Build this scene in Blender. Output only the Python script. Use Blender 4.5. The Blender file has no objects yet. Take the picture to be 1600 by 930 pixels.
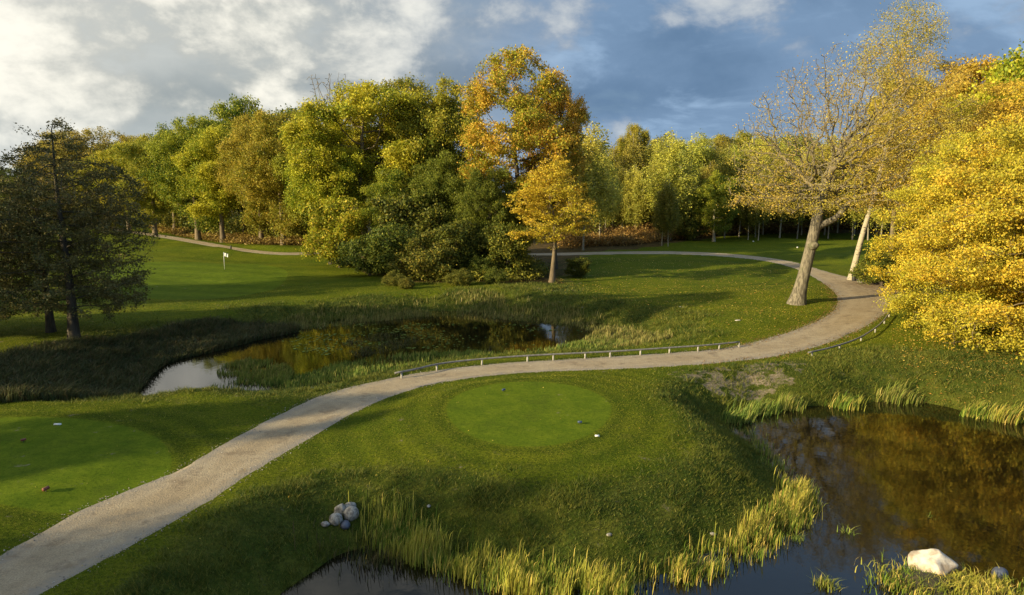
import bpy, math
import numpy as np
from math import radians as R
S = bpy.context.scene
COL = S.collection
rng = np.random.default_rng(7)

# ------------------------------------------------------------------ camera
CAMZ = 10.0; F = 1067.0; HOR = 300.0
PITCH = math.atan((465 - HOR) / F)
cam_d = bpy.data.cameras.new('camera'); cam_d.sensor_width = 36; cam_d.lens = 36 * F / 1600
cam_d.clip_start = 0.1; cam_d.clip_end = 6000
cam = bpy.data.objects.new('camera', cam_d); COL.objects.link(cam)
cam.location = (0, 0, CAMZ); cam.rotation_euler = (R(90) - PITCH, 0, 0)
S.camera = cam

# ------------------------------------------------------------------ light
SUN_EL = 17.5
SUN_AZ = 243.0      # compass: 0 = +Y (view direction), 270 = -X (left)
saz, sel = R(SUN_AZ), R(SUN_EL)
sundir = np.array([math.sin(saz) * math.cos(sel), math.cos(saz) * math.cos(sel), math.sin(sel)])
sun_d = bpy.data.lights.new('sun', 'SUN'); sun_d.energy = 5.0; sun_d.angle = R(0.6); sun_d.color = (1.0, 0.82, 0.48)
sun = bpy.data.objects.new('sun', sun_d); COL.objects.link(sun)
from mathutils import Vector
sun.rotation_euler = Vector(sundir).to_track_quat('Z', 'Y').to_euler()
sun.location = (-60, -20, 60)

W = bpy.data.worlds.new('World'); S.world = W; W.use_nodes = True
nt = W.node_tree; nt.nodes.clear()
def N(nt, typ, **kw):
    n = nt.nodes.new(typ)
    for k, v in kw.items():
        if k.startswith('i_'):
            n.inputs[k[2:]].default_value = v
        else: setattr(n, k, v)
    return n
def mathn(nt, op, a, b=None, c=None, clamp=False):
    n = nt.nodes.new('ShaderNodeMath'); n.operation = op; n.use_clamp = clamp
    for i, v in enumerate((a, b, c)):
        if v is None: continue
        if isinstance(v, (int, float)): n.inputs[i].default_value = v
        else: nt.links.new(v, n.inputs[i])
    return n.outputs[0]
def mixc(nt, f, a, b, blend='MIX'):
    n = nt.nodes.new('ShaderNodeMix'); n.data_type = 'RGBA'; n.blend_type = blend
    for i, v in ((0, f), (6, a), (7, b)):
        if isinstance(v, (int, float)): n.inputs[i].default_value = v
        elif isinstance(v, tuple): n.inputs[i].default_value = (*v[:3], 1)
        else: nt.links.new(v, n.inputs[i])
    return n.outputs[2]
def sstep(nt, v, a, b, lo=0.0, hi=1.0):
    n = nt.nodes.new('ShaderNodeMapRange'); n.interpolation_type = 'SMOOTHSTEP'
    n.inputs[1].default_value = a; n.inputs[2].default_value = b; n.inputs[3].default_value = lo; n.inputs[4].default_value = hi
    nt.links.new(v, n.inputs[0]); return n.outputs[0]
def noise(nt, vec, scale, detail=4, rough=0.55, dist=0.0):
    n = N(nt, 'ShaderNodeTexNoise'); n.inputs['Scale'].default_value = scale; n.inputs['Detail'].default_value = detail
    n.inputs['Roughness'].default_value = rough; n.inputs['Distortion'].default_value = dist
    if vec is not None: nt.links.new(vec, n.inputs['Vector'])
    return n.outputs['Fac']

sky = N(nt, 'ShaderNodeTexSky', sky_type='NISHITA', sun_disc=False)
sky.sun_elevation = sel; sky.sun_rotation = saz
sky.air_density = 1.0; sky.dust_density = 0.6; sky.ozone_density = 1.5
tc = N(nt, 'ShaderNodeTexCoord')
sep = N(nt, 'ShaderNodeSeparateXYZ'); nt.links.new(tc.outputs['Generated'], sep.inputs[0])
X, Y, Z = sep.outputs
zz = mathn(nt, 'ADD', mathn(nt, 'MAXIMUM', Z, 0.0), 0.16)
u = mathn(nt, 'DIVIDE', X, zz); v = mathn(nt, 'DIVIDE', Y, zz)
cmb = N(nt, 'ShaderNodeCombineXYZ'); nt.links.new(u, cmb.inputs[0]); nt.links.new(v, cmb.inputs[1]); cmb.inputs[2].default_value = 3.3
cp = cmb.outputs[0]
# a second mapping keeps billows round instead of stretched to the horizon
cmb2 = N(nt, 'ShaderNodeCombineXYZ'); nt.links.new(X, cmb2.inputs[0]); nt.links.new(Y, cmb2.inputs[1])
nt.links.new(mathn(nt, 'MULTIPLY', Z, 1.6), cmb2.inputs[2])
cr = cmb2.outputs[0]
big = noise(nt, cp, 0.55, 3, 0.5, 0.2)
bill = noise(nt, cr, 5.2, 9, 0.58, 0.15)
fine = noise(nt, cr, 11.0, 8, 0.6, 0.4)
wisp = noise(nt, cp, 1.1, 7, 0.6, 0.6)
left = sstep(nt, X, 0.14, -0.36)              # 1 to the left (towards the sun)
# layer 1: high slate overcast, hue from the position relative to the sun
slate = mixc(nt, left, (1.75, 2.75, 4.2), (4.6, 4.9, 4.8))
slate2 = mixc(nt, left, (1.05, 1.85, 3.05), (3.0, 3.4, 3.5))
deck = mixc(nt, sstep(nt, mathn(nt, 'ADD', mathn(nt, 'MULTIPLY', big, .6), mathn(nt, 'MULTIPLY', noise(nt, cr, 3.2, 6, .6, .3), .4)), 0.42, 0.57), slate2, slate)
lightening = sstep(nt, wisp, 0.48, 0.68, 0.0, 0.75)
deck = mixc(nt, lightening, deck, mixc(nt, left, (3.2, 4.6, 6.4), (6.2, 6.3, 5.9)))
# thin deck lets some clear sky through
deck = mixc(nt, sstep(nt, wisp, 0.44, 0.3, 0.0, 0.12), deck, sky.outputs[0])
over = mathn(nt, 'MULTIPLY', sstep(nt, Z, .28, .5), sstep(nt, X, -.2, .3))
deck = mixc(nt, mathn(nt, 'MULTIPLY', over, .65), deck, (3.0, 5.2, 8.6))
# layer 2: lit cumulus
comb = mathn(nt, 'ADD', mathn(nt, 'MULTIPLY', bill, 0.75), mathn(nt, 'MULTIPLY', fine, 0.25))
hi = mathn(nt, 'MULTIPLY', sstep(nt, Z, 0.10, 0.26), sstep(nt, Z, 0.5, 0.3))
thr = mathn(nt, 'ADD', mathn(nt, 'MULTIPLY', left, 0.12), mathn(nt, 'MULTIPLY', hi, 0.07))
cc = mathn(nt, 'ADD', comb, thr)
cmask = sstep(nt, cc, 0.545, 0.64)
lit = mixc(nt, left, (5.6, 5.9, 6.0), (9.2, 8.9, 7.8))
shade = mixc(nt, left, (2.6, 3.3, 4.3), (4.2, 4.4, 4.2))
cum = mixc(nt, sstep(nt, cc, 0.575, 0.74), shade, lit)
allsky = mixc(nt, cmask, deck, cum)
glow = mathn(nt, 'MULTIPLY', sstep(nt, X, -0.28, -0.75), sstep(nt, Z, 0.02, 0.3))
allsky = mixc(nt, mathn(nt, 'MULTIPLY', glow, 0.35), allsky, (8.6, 8.3, 7.4))
low = sstep(nt, Z, 0.14, 0.0)
allsky = mixc(nt, mathn(nt, 'MULTIPLY', low, 0.45), allsky, mixc(nt, left, (2.3, 3.6, 5.2), (4.6, 5.3, 5.6)))
bg = N(nt, 'ShaderNodeBackground'); bg.inputs[1].default_value = 0.067
nt.links.new(allsky, bg.inputs[0])
wo = N(nt, 'ShaderNodeOutputWorld'); nt.links.new(bg.outputs[0], wo.inputs[0])

S.view_settings.view_transform = 'Standard'; S.view_settings.look = 'None'
S.view_settings.gamma = 1; S.view_settings.exposure = 0.78; S.view_settings.use_curve_mapping = False
S.render.engine = 'CYCLES'
c = S.cycles
c.max_bounces = 5; c.diffuse_bounces = 3; c.glossy_bounces = 3; c.transmission_bounces = 3; c.transparent_max_bounces = 4
c.use_denoising = True; c.caustics_reflective = False; c.caustics_refractive = False
c.sample_clamp_indirect = 4.0

# ------------------------------------------------------------------ helpers
fw = np.array([0, math.cos(PITCH), -math.sin(PITCH)]); upv = np.array([0, math.sin(PITCH), math.cos(PITCH)])
def at(px, py, z=0.0):
    """point of the ground level z seen at that place of the 1600 x 930 photograph"""
    d = fw * F + np.array([1.0, 0, 0]) * (px - 800) + upv * (465 - py)
    t = (z - CAMZ) / d[2]
    return np.array([d[0] * t, d[1] * t])
def poly(pts, z=0.0): return np.array([at(a, b, z) for a, b in pts])
def xat(px, Y, z=8.0):
    depth = Y * math.cos(PITCH) + (CAMZ - z) * math.sin(PITCH)
    return (px - 800) / F * depth
def zat(py, Y):
    a = -PITCH + math.atan((465 - py) / F)
    return CAMZ + Y * math.tan(a)
def _h(ix, iy, s):
    n = (ix * 374761393 + iy * 668265263 + s * 2147483) & 0xffffffff
    n = ((n ^ (n >> 13)) * 1274126177) & 0xffffffff
    return ((n ^ (n >> 16)) & 0xffff) / 65535.0
def vn(x, y, s=0):
    x = np.asarray(x, float); y = np.asarray(y, float)
    ix = np.floor(x).astype(np.int64); iy = np.floor(y).astype(np.int64)
    fx = x - ix; fy = y - iy; fx = fx * fx * (3 - 2 * fx); fy = fy * fy * (3 - 2 * fy)
    a = _h(ix, iy, s); b = _h(ix + 1, iy, s); c_ = _h(ix, iy + 1, s); d = _h(ix + 1, iy + 1, s)
    return (a + (b - a) * fx) * (1 - fy) + (c_ + (d - c_) * fx) * fy
def fbm(x, y, s=0, o=3):
    t = 0; am = 1; w = 0
    for i in range(o):
        t = t + am * vn(x * 2 ** i, y * 2 ** i, s + i); w += am; am *= .5
    return t / w
def ss(a, b, x):
    t = np.clip((x - a) / (b - a), 0, 1); return t * t * (3 - 2 * t)
def sdist(x, y, P):
    """signed distance to a polygon, negative inside"""
    d2 = np.full(x.shape, 1e18); ins = np.zeros(x.shape, bool)
    n = len(P)
    for i in range(n):
        a = P[i]; b = P[(i + 1) % n]; e = b - a
        wx = x - a[0]; wy = y - a[1]
        t = np.clip((wx * e[0] + wy * e[1]) / (e @ e + 1e-12), 0, 1)
        d2 = np.minimum(d2, (wx - e[0] * t) ** 2 + (wy - e[1] * t) ** 2)
        c1 = (a[1] > y) != (b[1] > y)
        if abs(e[1]) > 1e-12:
            ins ^= c1 & (x < a[0] + (y - a[1]) * e[0] / e[1])
    d = np.sqrt(d2); return np.where(ins, -d, d)
def smooth_closed(P, k=3):
    for _ in range(k):
        Q = np.roll(P, -1, 0)
        P = np.stack([P * .75 + Q * .25, P * .25 + Q * .75], 1).reshape(-1, 2)
    return P
def smooth_open(P, k=2):
    P = np.asarray(P, float)
    for _ in range(k):
        Q = np.stack([P[:-1] * .75 + P[1:] * .25, P[:-1] * .25 + P[1:] * .75], 1).reshape(-1, P.shape[1])
        P = np.vstack([P[:1], Q, P[-1:]])
    return P
def resample(P, step):
    P = np.asarray(P, float); s = np.r_[0, np.cumsum(np.linalg.norm(np.diff(P, axis=0), axis=1))]
    t = np.arange(0, s[-1], step)
    return np.stack([np.interp(t, s, P[:, i]) for i in range(P.shape[1])], 1)

def mesh(name, V, Fc, mats=(), smooth=False, attrs=None):
    """V (n,3); Fc list of (m,k) index arrays"""
    me = bpy.data.meshes.new(name)
    if not isinstance(Fc, (list, tuple)): Fc = [Fc]
    Fc = [np.asarray(f, np.int32) for f in Fc if len(f)]
    me.vertices.add(len(V)); me.vertices.foreach_set('co', np.asarray(V, np.float32).ravel())
    nl = sum(f.size for f in Fc); npoly = sum(len(f) for f in Fc)
    me.loops.add(nl); me.loops.foreach_set('vertex_index', np.concatenate([f.ravel() for f in Fc]))
    me.polygons.add(npoly)
    tot = np.concatenate([np.full(len(f), f.shape[1]) for f in Fc]).astype(np.int32)
    st = np.r_[0, np.cumsum(tot)[:-1]].astype(np.int32)
    me.polygons.foreach_set('loop_start', st); me.polygons.foreach_set('loop_total', tot)
    if smooth: me.polygons.foreach_set('use_smooth', np.ones(npoly, bool))
    for an, (dom, arr) in (attrs or {}).items():
        a = me.attributes.new(an, 'FLOAT_COLOR', dom)
        arr = np.asarray(arr, np.float32)
        if arr.shape[1] == 3: arr = np.c_[arr, np.ones(len(arr), np.float32)]
        a.data.foreach_set('color', arr.ravel())
    for m in mats: me.materials.append(m)
    me.update(calc_edges=True)
    return me
def obj(name, me, parent=None, loc=None, **props):
    o = bpy.data.objects.new(name, me); COL.objects.link(o)
    if parent is not None: o.parent = parent
    if loc is not None: o.location = loc
    tag(o, **props); return o
def tag(o, label=None, cat=None, group=None, kind=None):
    if label: o['label'] = label
    if cat: o['category'] = cat
    if group: o['group'] = group
    if kind: o['kind'] = kind
def setmat(o, m):
    o.material_slots[0].link = 'OBJECT'; o.material_slots[0].material = m
ORD = ['first', 'second', 'third', 'fourth', 'fifth', 'sixth', 'seventh', 'eighth', 'ninth', 'tenth', 'eleventh', 'twelfth', 'thirteenth', 'fourteenth', 'fifteenth', 'sixteenth', 'seventeenth', 'eighteenth']

# ------------------------------------------------------------------ materials
def newmat(name):
    m = bpy.data.materials.new(name); m.use_nodes = True; t = m.node_tree; t.nodes.clear()
    out = N(t, 'ShaderNodeOutputMaterial'); return m, t, out
def leafmat(name, ca, cb, cc_, trans=0.35, rough=0.6, vary=0.12, lo=.35, hi=.65):
    m, t, out = newmat(name)
    at_ = N(t, 'ShaderNodeAttribute', attribute_name='leaf')
    sp = N(t, 'ShaderNodeSeparateColor'); t.links.new(at_.outputs['Color'], sp.inputs[0])
    col = mixc(t, sstep(t, sp.outputs[1], lo, hi), ca, cb)
    col = mixc(t, sstep(t, sp.outputs[0], .62, .95), col, cc_)
    oi = N(t, 'ShaderNodeObjectInfo')
    hs = N(t, 'ShaderNodeHueSaturation'); t.links.new(col, hs.inputs['Color'])
    t.links.new(sstep(t, oi.outputs['Random'], 0, 1, .5 - vary * .12, .5 + vary * .12), hs.inputs['Hue'])
    t.links.new(sstep(t, sp.outputs[2], 0, 1, .72, 1.28), hs.inputs['Value'])
    b = N(t, 'ShaderNodeBsdfPrincipled'); b.inputs['Roughness'].default_value = rough
    b.inputs['Specular IOR Level'].default_value = .25
    t.links.new(hs.outputs[0], b.inputs['Base Color'])
    tr = N(t, 'ShaderNodeBsdfTranslucent'); t.links.new(hs.outputs[0], tr.inputs[0])
    mx = N(t, 'ShaderNodeMixShader'); mx.inputs[0].default_value = trans
    t.links.new(b.outputs[0], mx.inputs[1]); t.links.new(tr.outputs[0], mx.inputs[2]); t.links.new(mx.outputs[0], out.inputs[0])
    return m
def barkmat(name, c1, c2, scale=3.0, birch=False, bump=.6):
    m, t, out = newmat(name)
    tcn = N(t, 'ShaderNodeTexCoord'); mp = N(t, 'ShaderNodeMapping')
    t.links.new(tcn.outputs['Object'], mp.inputs[0])
    mp.inputs['Scale'].default_value = (1, 1, 2.6) if birch else (1, 1, .22)
    n1 = noise(t, mp.outputs[0], scale, 6, .65); n2 = noise(t, tcn.outputs['Object'], 1.1, 3)
    if birch: col = mixc(t, sstep(t, n1, .56, .62), c1, c2)
    else: col = mixc(t, sstep(t, n1, .35, .65), c1, c2)
    col = mixc(t, mathn(t, 'MULTIPLY', sstep(t, n2, .5, .7), .45), col, (0.10, .11, .05) if not birch else (.3, .27, .2))
    b = N(t, 'ShaderNodeBsdfPrincipled'); b.inputs['Roughness'].default_value = .9
    b.inputs['Specular IOR Level'].default_value = .2
    t.links.new(col, b.inputs['Base Color'])
    bp = N(t, 'ShaderNodeBump'); bp.inputs['Strength'].default_value = bump; bp.inputs['Distance'].default_value = .06
    t.links.new(n1, bp.inputs['Height']); t.links.new(bp.outputs[0], b.inputs['Normal'])
    t.links.new(b.outputs[0], out.inputs[0]); return m
def plainmat(name, c1, c2=None, scale=4.0, rough=.7, bump=.2, metal=0.0, dist=.02):
    m, t, out = newmat(name); c2 = c2 or tuple(x * .6 for x in c1)
    tcn = N(t, 'ShaderNodeTexCoord')
    n1 = noise(t, tcn.outputs['Object'], scale, 7, .65)
    b = N(t, 'ShaderNodeBsdfPrincipled'); b.inputs['Roughness'].default_value = rough; b.inputs['Metallic'].default_value = metal
    t.links.new(mixc(t, sstep(t, n1, .38, .64), c1, c2), b.inputs['Base Color'])
    bp = N(t, 'ShaderNodeBump'); bp.inputs['Strength'].default_value = bump; bp.inputs['Distance'].default_value = dist
    t.links.new(n1, bp.inputs['Height']); t.links.new(bp.outputs[0], b.inputs['Normal'])
    t.links.new(b.outputs[0], out.inputs[0]); return m

M = {}
M['oak_green'] = leafmat('leaf_oak_green', (.12, .17, .016), (.30, .31, .026), (.46, .40, .04))
M['oak_lime'] = leafmat('leaf_oak_lime', (.25, .29, .02), (.50, .46, .035), (.64, .52, .05))
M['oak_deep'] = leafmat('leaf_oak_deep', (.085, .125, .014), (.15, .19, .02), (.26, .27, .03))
M['oak_olive'] = leafmat('leaf_oak_olive', (.22, .24, .022), (.38, .34, .035), (.48, .37, .04))
M['oak_gold'] = leafmat('leaf_oak_gold', (.42, .36, .04), (.56, .42, .05), (.58, .46, .06))
M['orange'] = leafmat('leaf_orange', (.36, .36, .035), (.60, .40, .045), (.62, .33, .05))
M['yellow'] = leafmat('leaf_yellow', (.50, .42, .042), (.73, .485, .05), (.38, .36, .05), trans=.3)
M['yellowsmall'] = leafmat('leaf_amber', (.54, .46, .035), (.68, .48, .045), (.48, .33, .04), trans=.3)
M['sparse'] = leafmat('leaf_sparse_oak', (.42, .32, .05), (.50, .31, .06), (.50, .40, .07), trans=.3)
M['birch_lime'] = leafmat('leaf_birch_lime', (.30, .33, .05), (.48, .47, .07), (.55, .5, .09))
M['birch_olive'] = leafmat('leaf_birch_olive', (.18, .19, .03), (.33, .30, .045), (.40, .34, .06))
M['birch_gold'] = leafmat('leaf_birch_gold', (.34, .34, .045), (.48, .42, .05), (.55, .48, .07))
M['alder'] = leafmat('leaf_alder', (.095, .105, .028), (.15, .14, .038), (.21, .17, .05), trans=.22)
M['hill'] = leafmat('leaf_hill', (.36, .35, .06), (.48, .42, .065), (.38, .30, .07))
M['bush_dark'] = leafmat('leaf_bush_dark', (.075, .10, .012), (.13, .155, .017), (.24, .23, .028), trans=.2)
M['bush_olive'] = leafmat('leaf_bush_olive', (.12, .14, .02), (.24, .22, .03), (.34, .27, .035), trans=.25)
M['bracken'] = leafmat('leaf_bracken', (.17, .10, .03), (.26, .16, .04), (.36, .25, .06), trans=.2)
M['reed_gold'] = leafmat('reed_gold', (.13, .20, .022), (.42, .38, .06), (.62, .45, .12), trans=.3, lo=.3, hi=.75)
M['reed_green'] = leafmat('reed_green', (.10, .16, .025), (.20, .25, .04), (.38, .34, .09), trans=.3)
M['reed_dark'] = leafmat('reed_dark', (.045, .065, .02), (.085, .095, .03), (.15, .12, .05), trans=.25)
M['reed_pale'] = leafmat('reed_pale', (.10, .14, .025), (.21, .21, .05), (.34, .30, .10), trans=.25)
M['turf'] = leafmat('turf_blades', (.085, .130, .008), (.19, .215, .014), (.30, .28, .035), trans=.25)
M['rough'] = leafmat('rough_blades', (.050, .085, .010), (.11, .135, .016), (.24, .22, .04), trans=.25)
M['fallen'] = leafmat('fallen_leaf', (.50, .36, .05), (.5, .28, .05), (.62, .5, .1), trans=.1)
M['bark'] = barkmat('bark_oak', (.085, .075, .058), (.25, .22, .165), 7.0, bump=1.0)
M['bark_dark'] = barkmat('bark_dark', (.045, .038, .03), (.09, .075, .055), 4)
M['bark_mid'] = barkmat('bark_mid', (.12, .095, .065), (.22, .17, .11), 4)
M['bark_twig'] = barkmat('bark_twig', (.12, .095, .055), (.22, .17, .09), 4)
M['bark_limb'] = barkmat('bark_limb', (.12, .10, .065), (.26, .215, .135), 5)
M['bark_birch'] = barkmat('bark_birch', (.40, .35, .26), (.08, .065, .05), 2.2, birch=True, bump=.3)
M['bark_pale'] = barkmat('bark_pale_birch', (.30, .27, .20), (.10, .08, .06), 2.2, birch=True, bump=.3)

# ground material
m, t, out = newmat('ground_turf'); M['ground'] = m
a1 = N(t, 'ShaderNodeAttribute', attribute_name='zone'); s1 = N(t, 'ShaderNodeSeparateColor'); t.links.new(a1.outputs['Color'], s1.inputs[0])
a2 = N(t, 'ShaderNodeAttribute', attribute_name='zone2'); s2 = N(t, 'ShaderNodeSeparateColor'); t.links.new(a2.outputs['Color'], s2.inputs[0])
tcn = N(t, 'ShaderNodeTexCoord'); P_ = tcn.outputs['Object']
nb = noise(t, P_, .16, 5, .6); nm = noise(t, P_, 1.3, 6, .65); nf = noise(t, P_, 9.0, 7, .75); nff = noise(t, P_, 34.0, 4, .8)
mow = mixc(t, sstep(t, nb, .35, .65), (.105, .145, .008), (.175, .195, .011))
mow = mixc(t, mathn(t, 'MULTIPLY', sstep(t, nm, .4, .66), .6), mow, (.19, .20, .018))
mow = mixc(t, mathn(t, 'MULTIPLY', sstep(t, noise(t, P_, .55, 7, .72), .55, .70), .45), mow, (.17, .15, .035))
mow = mixc(t, mathn(t, 'MULTIPLY', sstep(t, nf, .40, .62), .8), mow, (.030, .052, .004))
tee = mixc(t, sstep(t, nm, .36, .64), (.105, .155, .009), (.150, .195, .012))
tee = mixc(t, mathn(t, 'MULTIPLY', sstep(t, noise(t, P_, .45, 6, .7), .50, .66), .6), tee, (.085, .115, .012))
tee = mixc(t, mathn(t, 'MULTIPLY', sstep(t, nf, .42, .66), .7), tee, (.055, .090, .006))
rgh = mixc(t, sstep(t, nm, .36, .66), (.060, .085, .012), (.13, .135, .022))
rgh = mixc(t, mathn(t, 'MULTIPLY', sstep(t, nf, .46, .62), .75), rgh, (.035, .040, .010))
soil = mixc(t, sstep(t, nf, .35, .65), (.17, .13, .085), (.34, .28, .20))
mud = mixc(t, sstep(t, nm, .35, .65), (.035, .028, .016), (.06, .048, .026))
brk = mixc(t, sstep(t, nm, .4, .6), (.075, .05, .022), (.13, .085, .035))
rag = mathn(t, 'MULTIPLY', mathn(t, 'SUBTRACT', nf, .5), .9)
col = mixc(t, sstep(t, mathn(t, 'ADD', s1.outputs[1], rag), .3, .7), mow, rgh)
col = mixc(t, sstep(t, mathn(t, 'ADD', s1.outputs[0], mathn(t, 'MULTIPLY', rag, .25)), .4, .6), col, tee)
col = mixc(t, sstep(t, mathn(t, 'ADD', s2.outputs[0], mathn(t, 'ADD', rag, mathn(t, 'MULTIPLY', mathn(t, 'SUBTRACT', nm, .5), 5.0))), .75, 1.2), col, soil)
col = mixc(t, sstep(t, mathn(t, 'ADD', s2.outputs[1], rag), .4, .7), col, brk)
col = mixc(t, sstep(t, mathn(t, 'ADD', s2.outputs[2], mathn(t, 'MULTIPLY', rag, .5)), .4, .7), col, mud)
col = mixc(t, mathn(t, 'MULTIPLY', s1.outputs[2], .75), col, mixc(t, .55, col, (.02, .045, .004)))   # mower stripes
col = mixc(t, mathn(t, 'MULTIPLY', sstep(t, nff, .35, .7), .5), col, (.022, .035, .005))
b = N(t, 'ShaderNodeBsdfPrincipled'); b.inputs['Roughness'].default_value = .85; b.inputs['Specular IOR Level'].default_value = .03
t.links.new(col, b.inputs['Base Color'])
hh = mathn(t, 'ADD', mathn(t, 'MULTIPLY', nf, .7), mathn(t, 'ADD', mathn(t, 'MULTIPLY', nff, .5), mathn(t, 'MULTIPLY', nm, .8)))
bp = N(t, 'ShaderNodeBump'); bp.inputs['Distance'].default_value = .10
t.links.new(mathn(t, 'SUBTRACT', .75, mathn(t, 'MULTIPLY', s1.outputs[0], .5)), bp.inputs['Strength'])
t.links.new(hh, bp.inputs['Height']); t.links.new(bp.outputs[0], b.inputs['Normal']); t.links.new(b.outputs[0], out.inputs[0])

# gravel
m, t, out = newmat('gravel'); M['gravel'] = m
a1 = N(t, 'ShaderNodeAttribute', attribute_name='lane'); s1 = N(t, 'ShaderNodeSeparateColor'); t.links.new(a1.outputs['Color'], s1.inputs[0])
tcn = N(t, 'ShaderNodeTexCoord'); P_ = tcn.outputs['Object']
nb = noise(t, P_, .35, 4, .6); nm = noise(t, P_, 2.2, 6, .7); nf = noise(t, P_, 22, 5, .8)
vo = N(t, 'ShaderNodeTexVoronoi'); vo.inputs['Scale'].default_value = 16; t.links.new(P_, vo.inputs['Vector'])
col = mixc(t, sstep(t, nb, .35, .65), (.38, .30, .19), (.45, .37, .25))
col = mixc(t, mathn(t, 'MULTIPLY', sstep(t, nm, .42, .68), .5), col, (.25, .20, .14))
trk = mathn(t, 'MULTIPLY', sstep(t, mathn(t, 'ABSOLUTE', mathn(t, 'SUBTRACT', mathn(t, 'ADD', s1.outputs[0], mathn(t, 'MULTIPLY', mathn(t, 'SUBTRACT', nb, .5), .3)), .48)), .20, .02), .45)
col = mixc(t, trk, col, (.47, .39, .275))
n5 = noise(t, P_, .9, 5, .7)
col = mixc(t, mathn(t, 'MULTIPLY', sstep(t, n5, .54, .64), .6), col, (.20, .15, .10))
edge = mixc(t, sstep(t, nf, .38, .62), (.20, .18, .15), (.50, .46, .39))
col = mixc(t, mathn(t, 'MULTIPLY', sstep(t, mathn(t, 'ADD', s1.outputs[0], mathn(t, 'MULTIPLY', mathn(t, 'SUBTRACT', nm, .5), .8)), .5, .95), .8), col, edge)
col = mixc(t, mathn(t, 'MULTIPLY', sstep(t, nf, .42, .60), .6), col, (.20, .155, .105))
col = mixc(t, mathn(t, 'MULTIPLY', s1.outputs[1], sstep(t, nm, .35, .6)), col, (.15, .10, .065))
b = N(t, 'ShaderNodeBsdfPrincipled'); b.inputs['Roughness'].default_value = .95; b.inputs['Specular IOR Level'].default_value = .1
t.links.new(col, b.inputs['Base Color'])
bp = N(t, 'ShaderNodeBump'); bp.inputs['Strength'].default_value = .7; bp.inputs['Distance'].default_value = .04
t.links.new(mathn(t, 'ADD', nf, mathn(t, 'ADD', mathn(t, 'MULTIPLY', vo.outputs['Distance'], .5), nm)), bp.inputs['Height'])
t.links.new(bp.outputs[0], b.inputs['Normal']); t.links.new(b.outputs[0], out.inputs[0])

# water
m, t, out = newmat('pond_water'); M['water'] = m
tcn = N(t, 'ShaderNodeTexCoord'); P_ = tcn.outputs['Object']
b = N(t, 'ShaderNodeBsdfPrincipled'); b.inputs['Roughness'].default_value = .03; b.inputs['IOR'].default_value = 1.42
nw = noise(t, P_, .25, 3)
t.links.new(mixc(t, nw, (.004, .004, .002), (.010, .008, .003)), b.inputs['Base Color'])
bp = N(t, 'ShaderNodeBump'); bp.inputs['Strength'].default_value = .035; bp.inputs['Distance'].default_value = .05
t.links.new(noise(t, P_, 3.0, 3, .5), bp.inputs['Height']); t.links.new(bp.outputs[0], b.inputs['Normal'])
t.links.new(b.outputs[0], out.inputs[0])
M['stone'] = plainmat('granite', (.33, .31, .27), (.12, .105, .09), 7, .85, .9)
M['stone_white'] = plainmat('white_boulder', (.66, .60, .50), (.30, .23, .16), 1.9, .8, .8, dist=.05)
M['stone_blue'] = plainmat('blue_grey_stone', (.10, .115, .16), (.06, .065, .09), 3.5, .6, .3)
M['wood_rail'] = plainmat('weathered_wood', (.22, .21, .20), (.13, .125, .115), 6, .8, .4)
M['wood_dark'] = plainmat('dark_timber', (.10, .075, .05), (.055, .042, .03), 6, .8, .4)
M['post_pale'] = plainmat('pale_post', (.42, .40, .35), (.26, .245, .21), 5, .7, .2)
M['white'] = plainmat('white_paint', (.78, .78, .75), (.7, .7, .67), 5, .5, .05)
M['blue'] = plainmat('blue_paint', (.04, .07, .14), (.03, .05, .09), 5, .5, .05)
M['red'] = plainmat('red_brown_paint', (.20, .06, .03), (.13, .04, .025), 5, .6, .1)
M['black'] = plainmat('dark_plastic', (.03, .03, .032), (.02, .02, .02), 5, .6, .05)
M['signwood'] = plainmat('pale_board', (.42, .38, .30), (.30, .26, .2), 5, .7, .2)

# ------------------------------------------------------------------ layout of the place
ZW1, ZW2 = -1.4, -1.1
pond1 = np.vstack([poly([(545, 868), (600, 872), (700, 893), (800, 922), (900, 935), (985, 925), (1050, 900), (1100, 890), (1160, 868), (1218, 832),
    (1252, 795), (1232, 752), (1205, 717), (1172, 684), (1146, 664), (1148, 648), (1185, 641), (1260, 638), (1330, 640), (1400, 630), (1460, 634), (1520, 650), (1600, 668), (1750, 690), (1900, 740)], ZW1),
    np.array([(70, 10), (70, -40), (-14, -40), (-9.5, 6)]), poly([(465, 965), (492, 905)], ZW1)])
pond1 = smooth_closed(pond1, 2)
pond2 = smooth_closed(poly([(208, 618), (214, 592), (236, 570), (262, 553), (300, 543), (350, 532), (420, 514), (520, 503), (600, 497), (680, 486), (760, 490), (850, 499),
    (920, 506), (985, 516), (1005, 530), (960, 541), (880, 547), (800, 550), (700, 557), (640, 566), (590, 575), (520, 592), (450, 608), (400, 603), (340, 604), (300, 606), (250, 614)], ZW2), 2)
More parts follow.
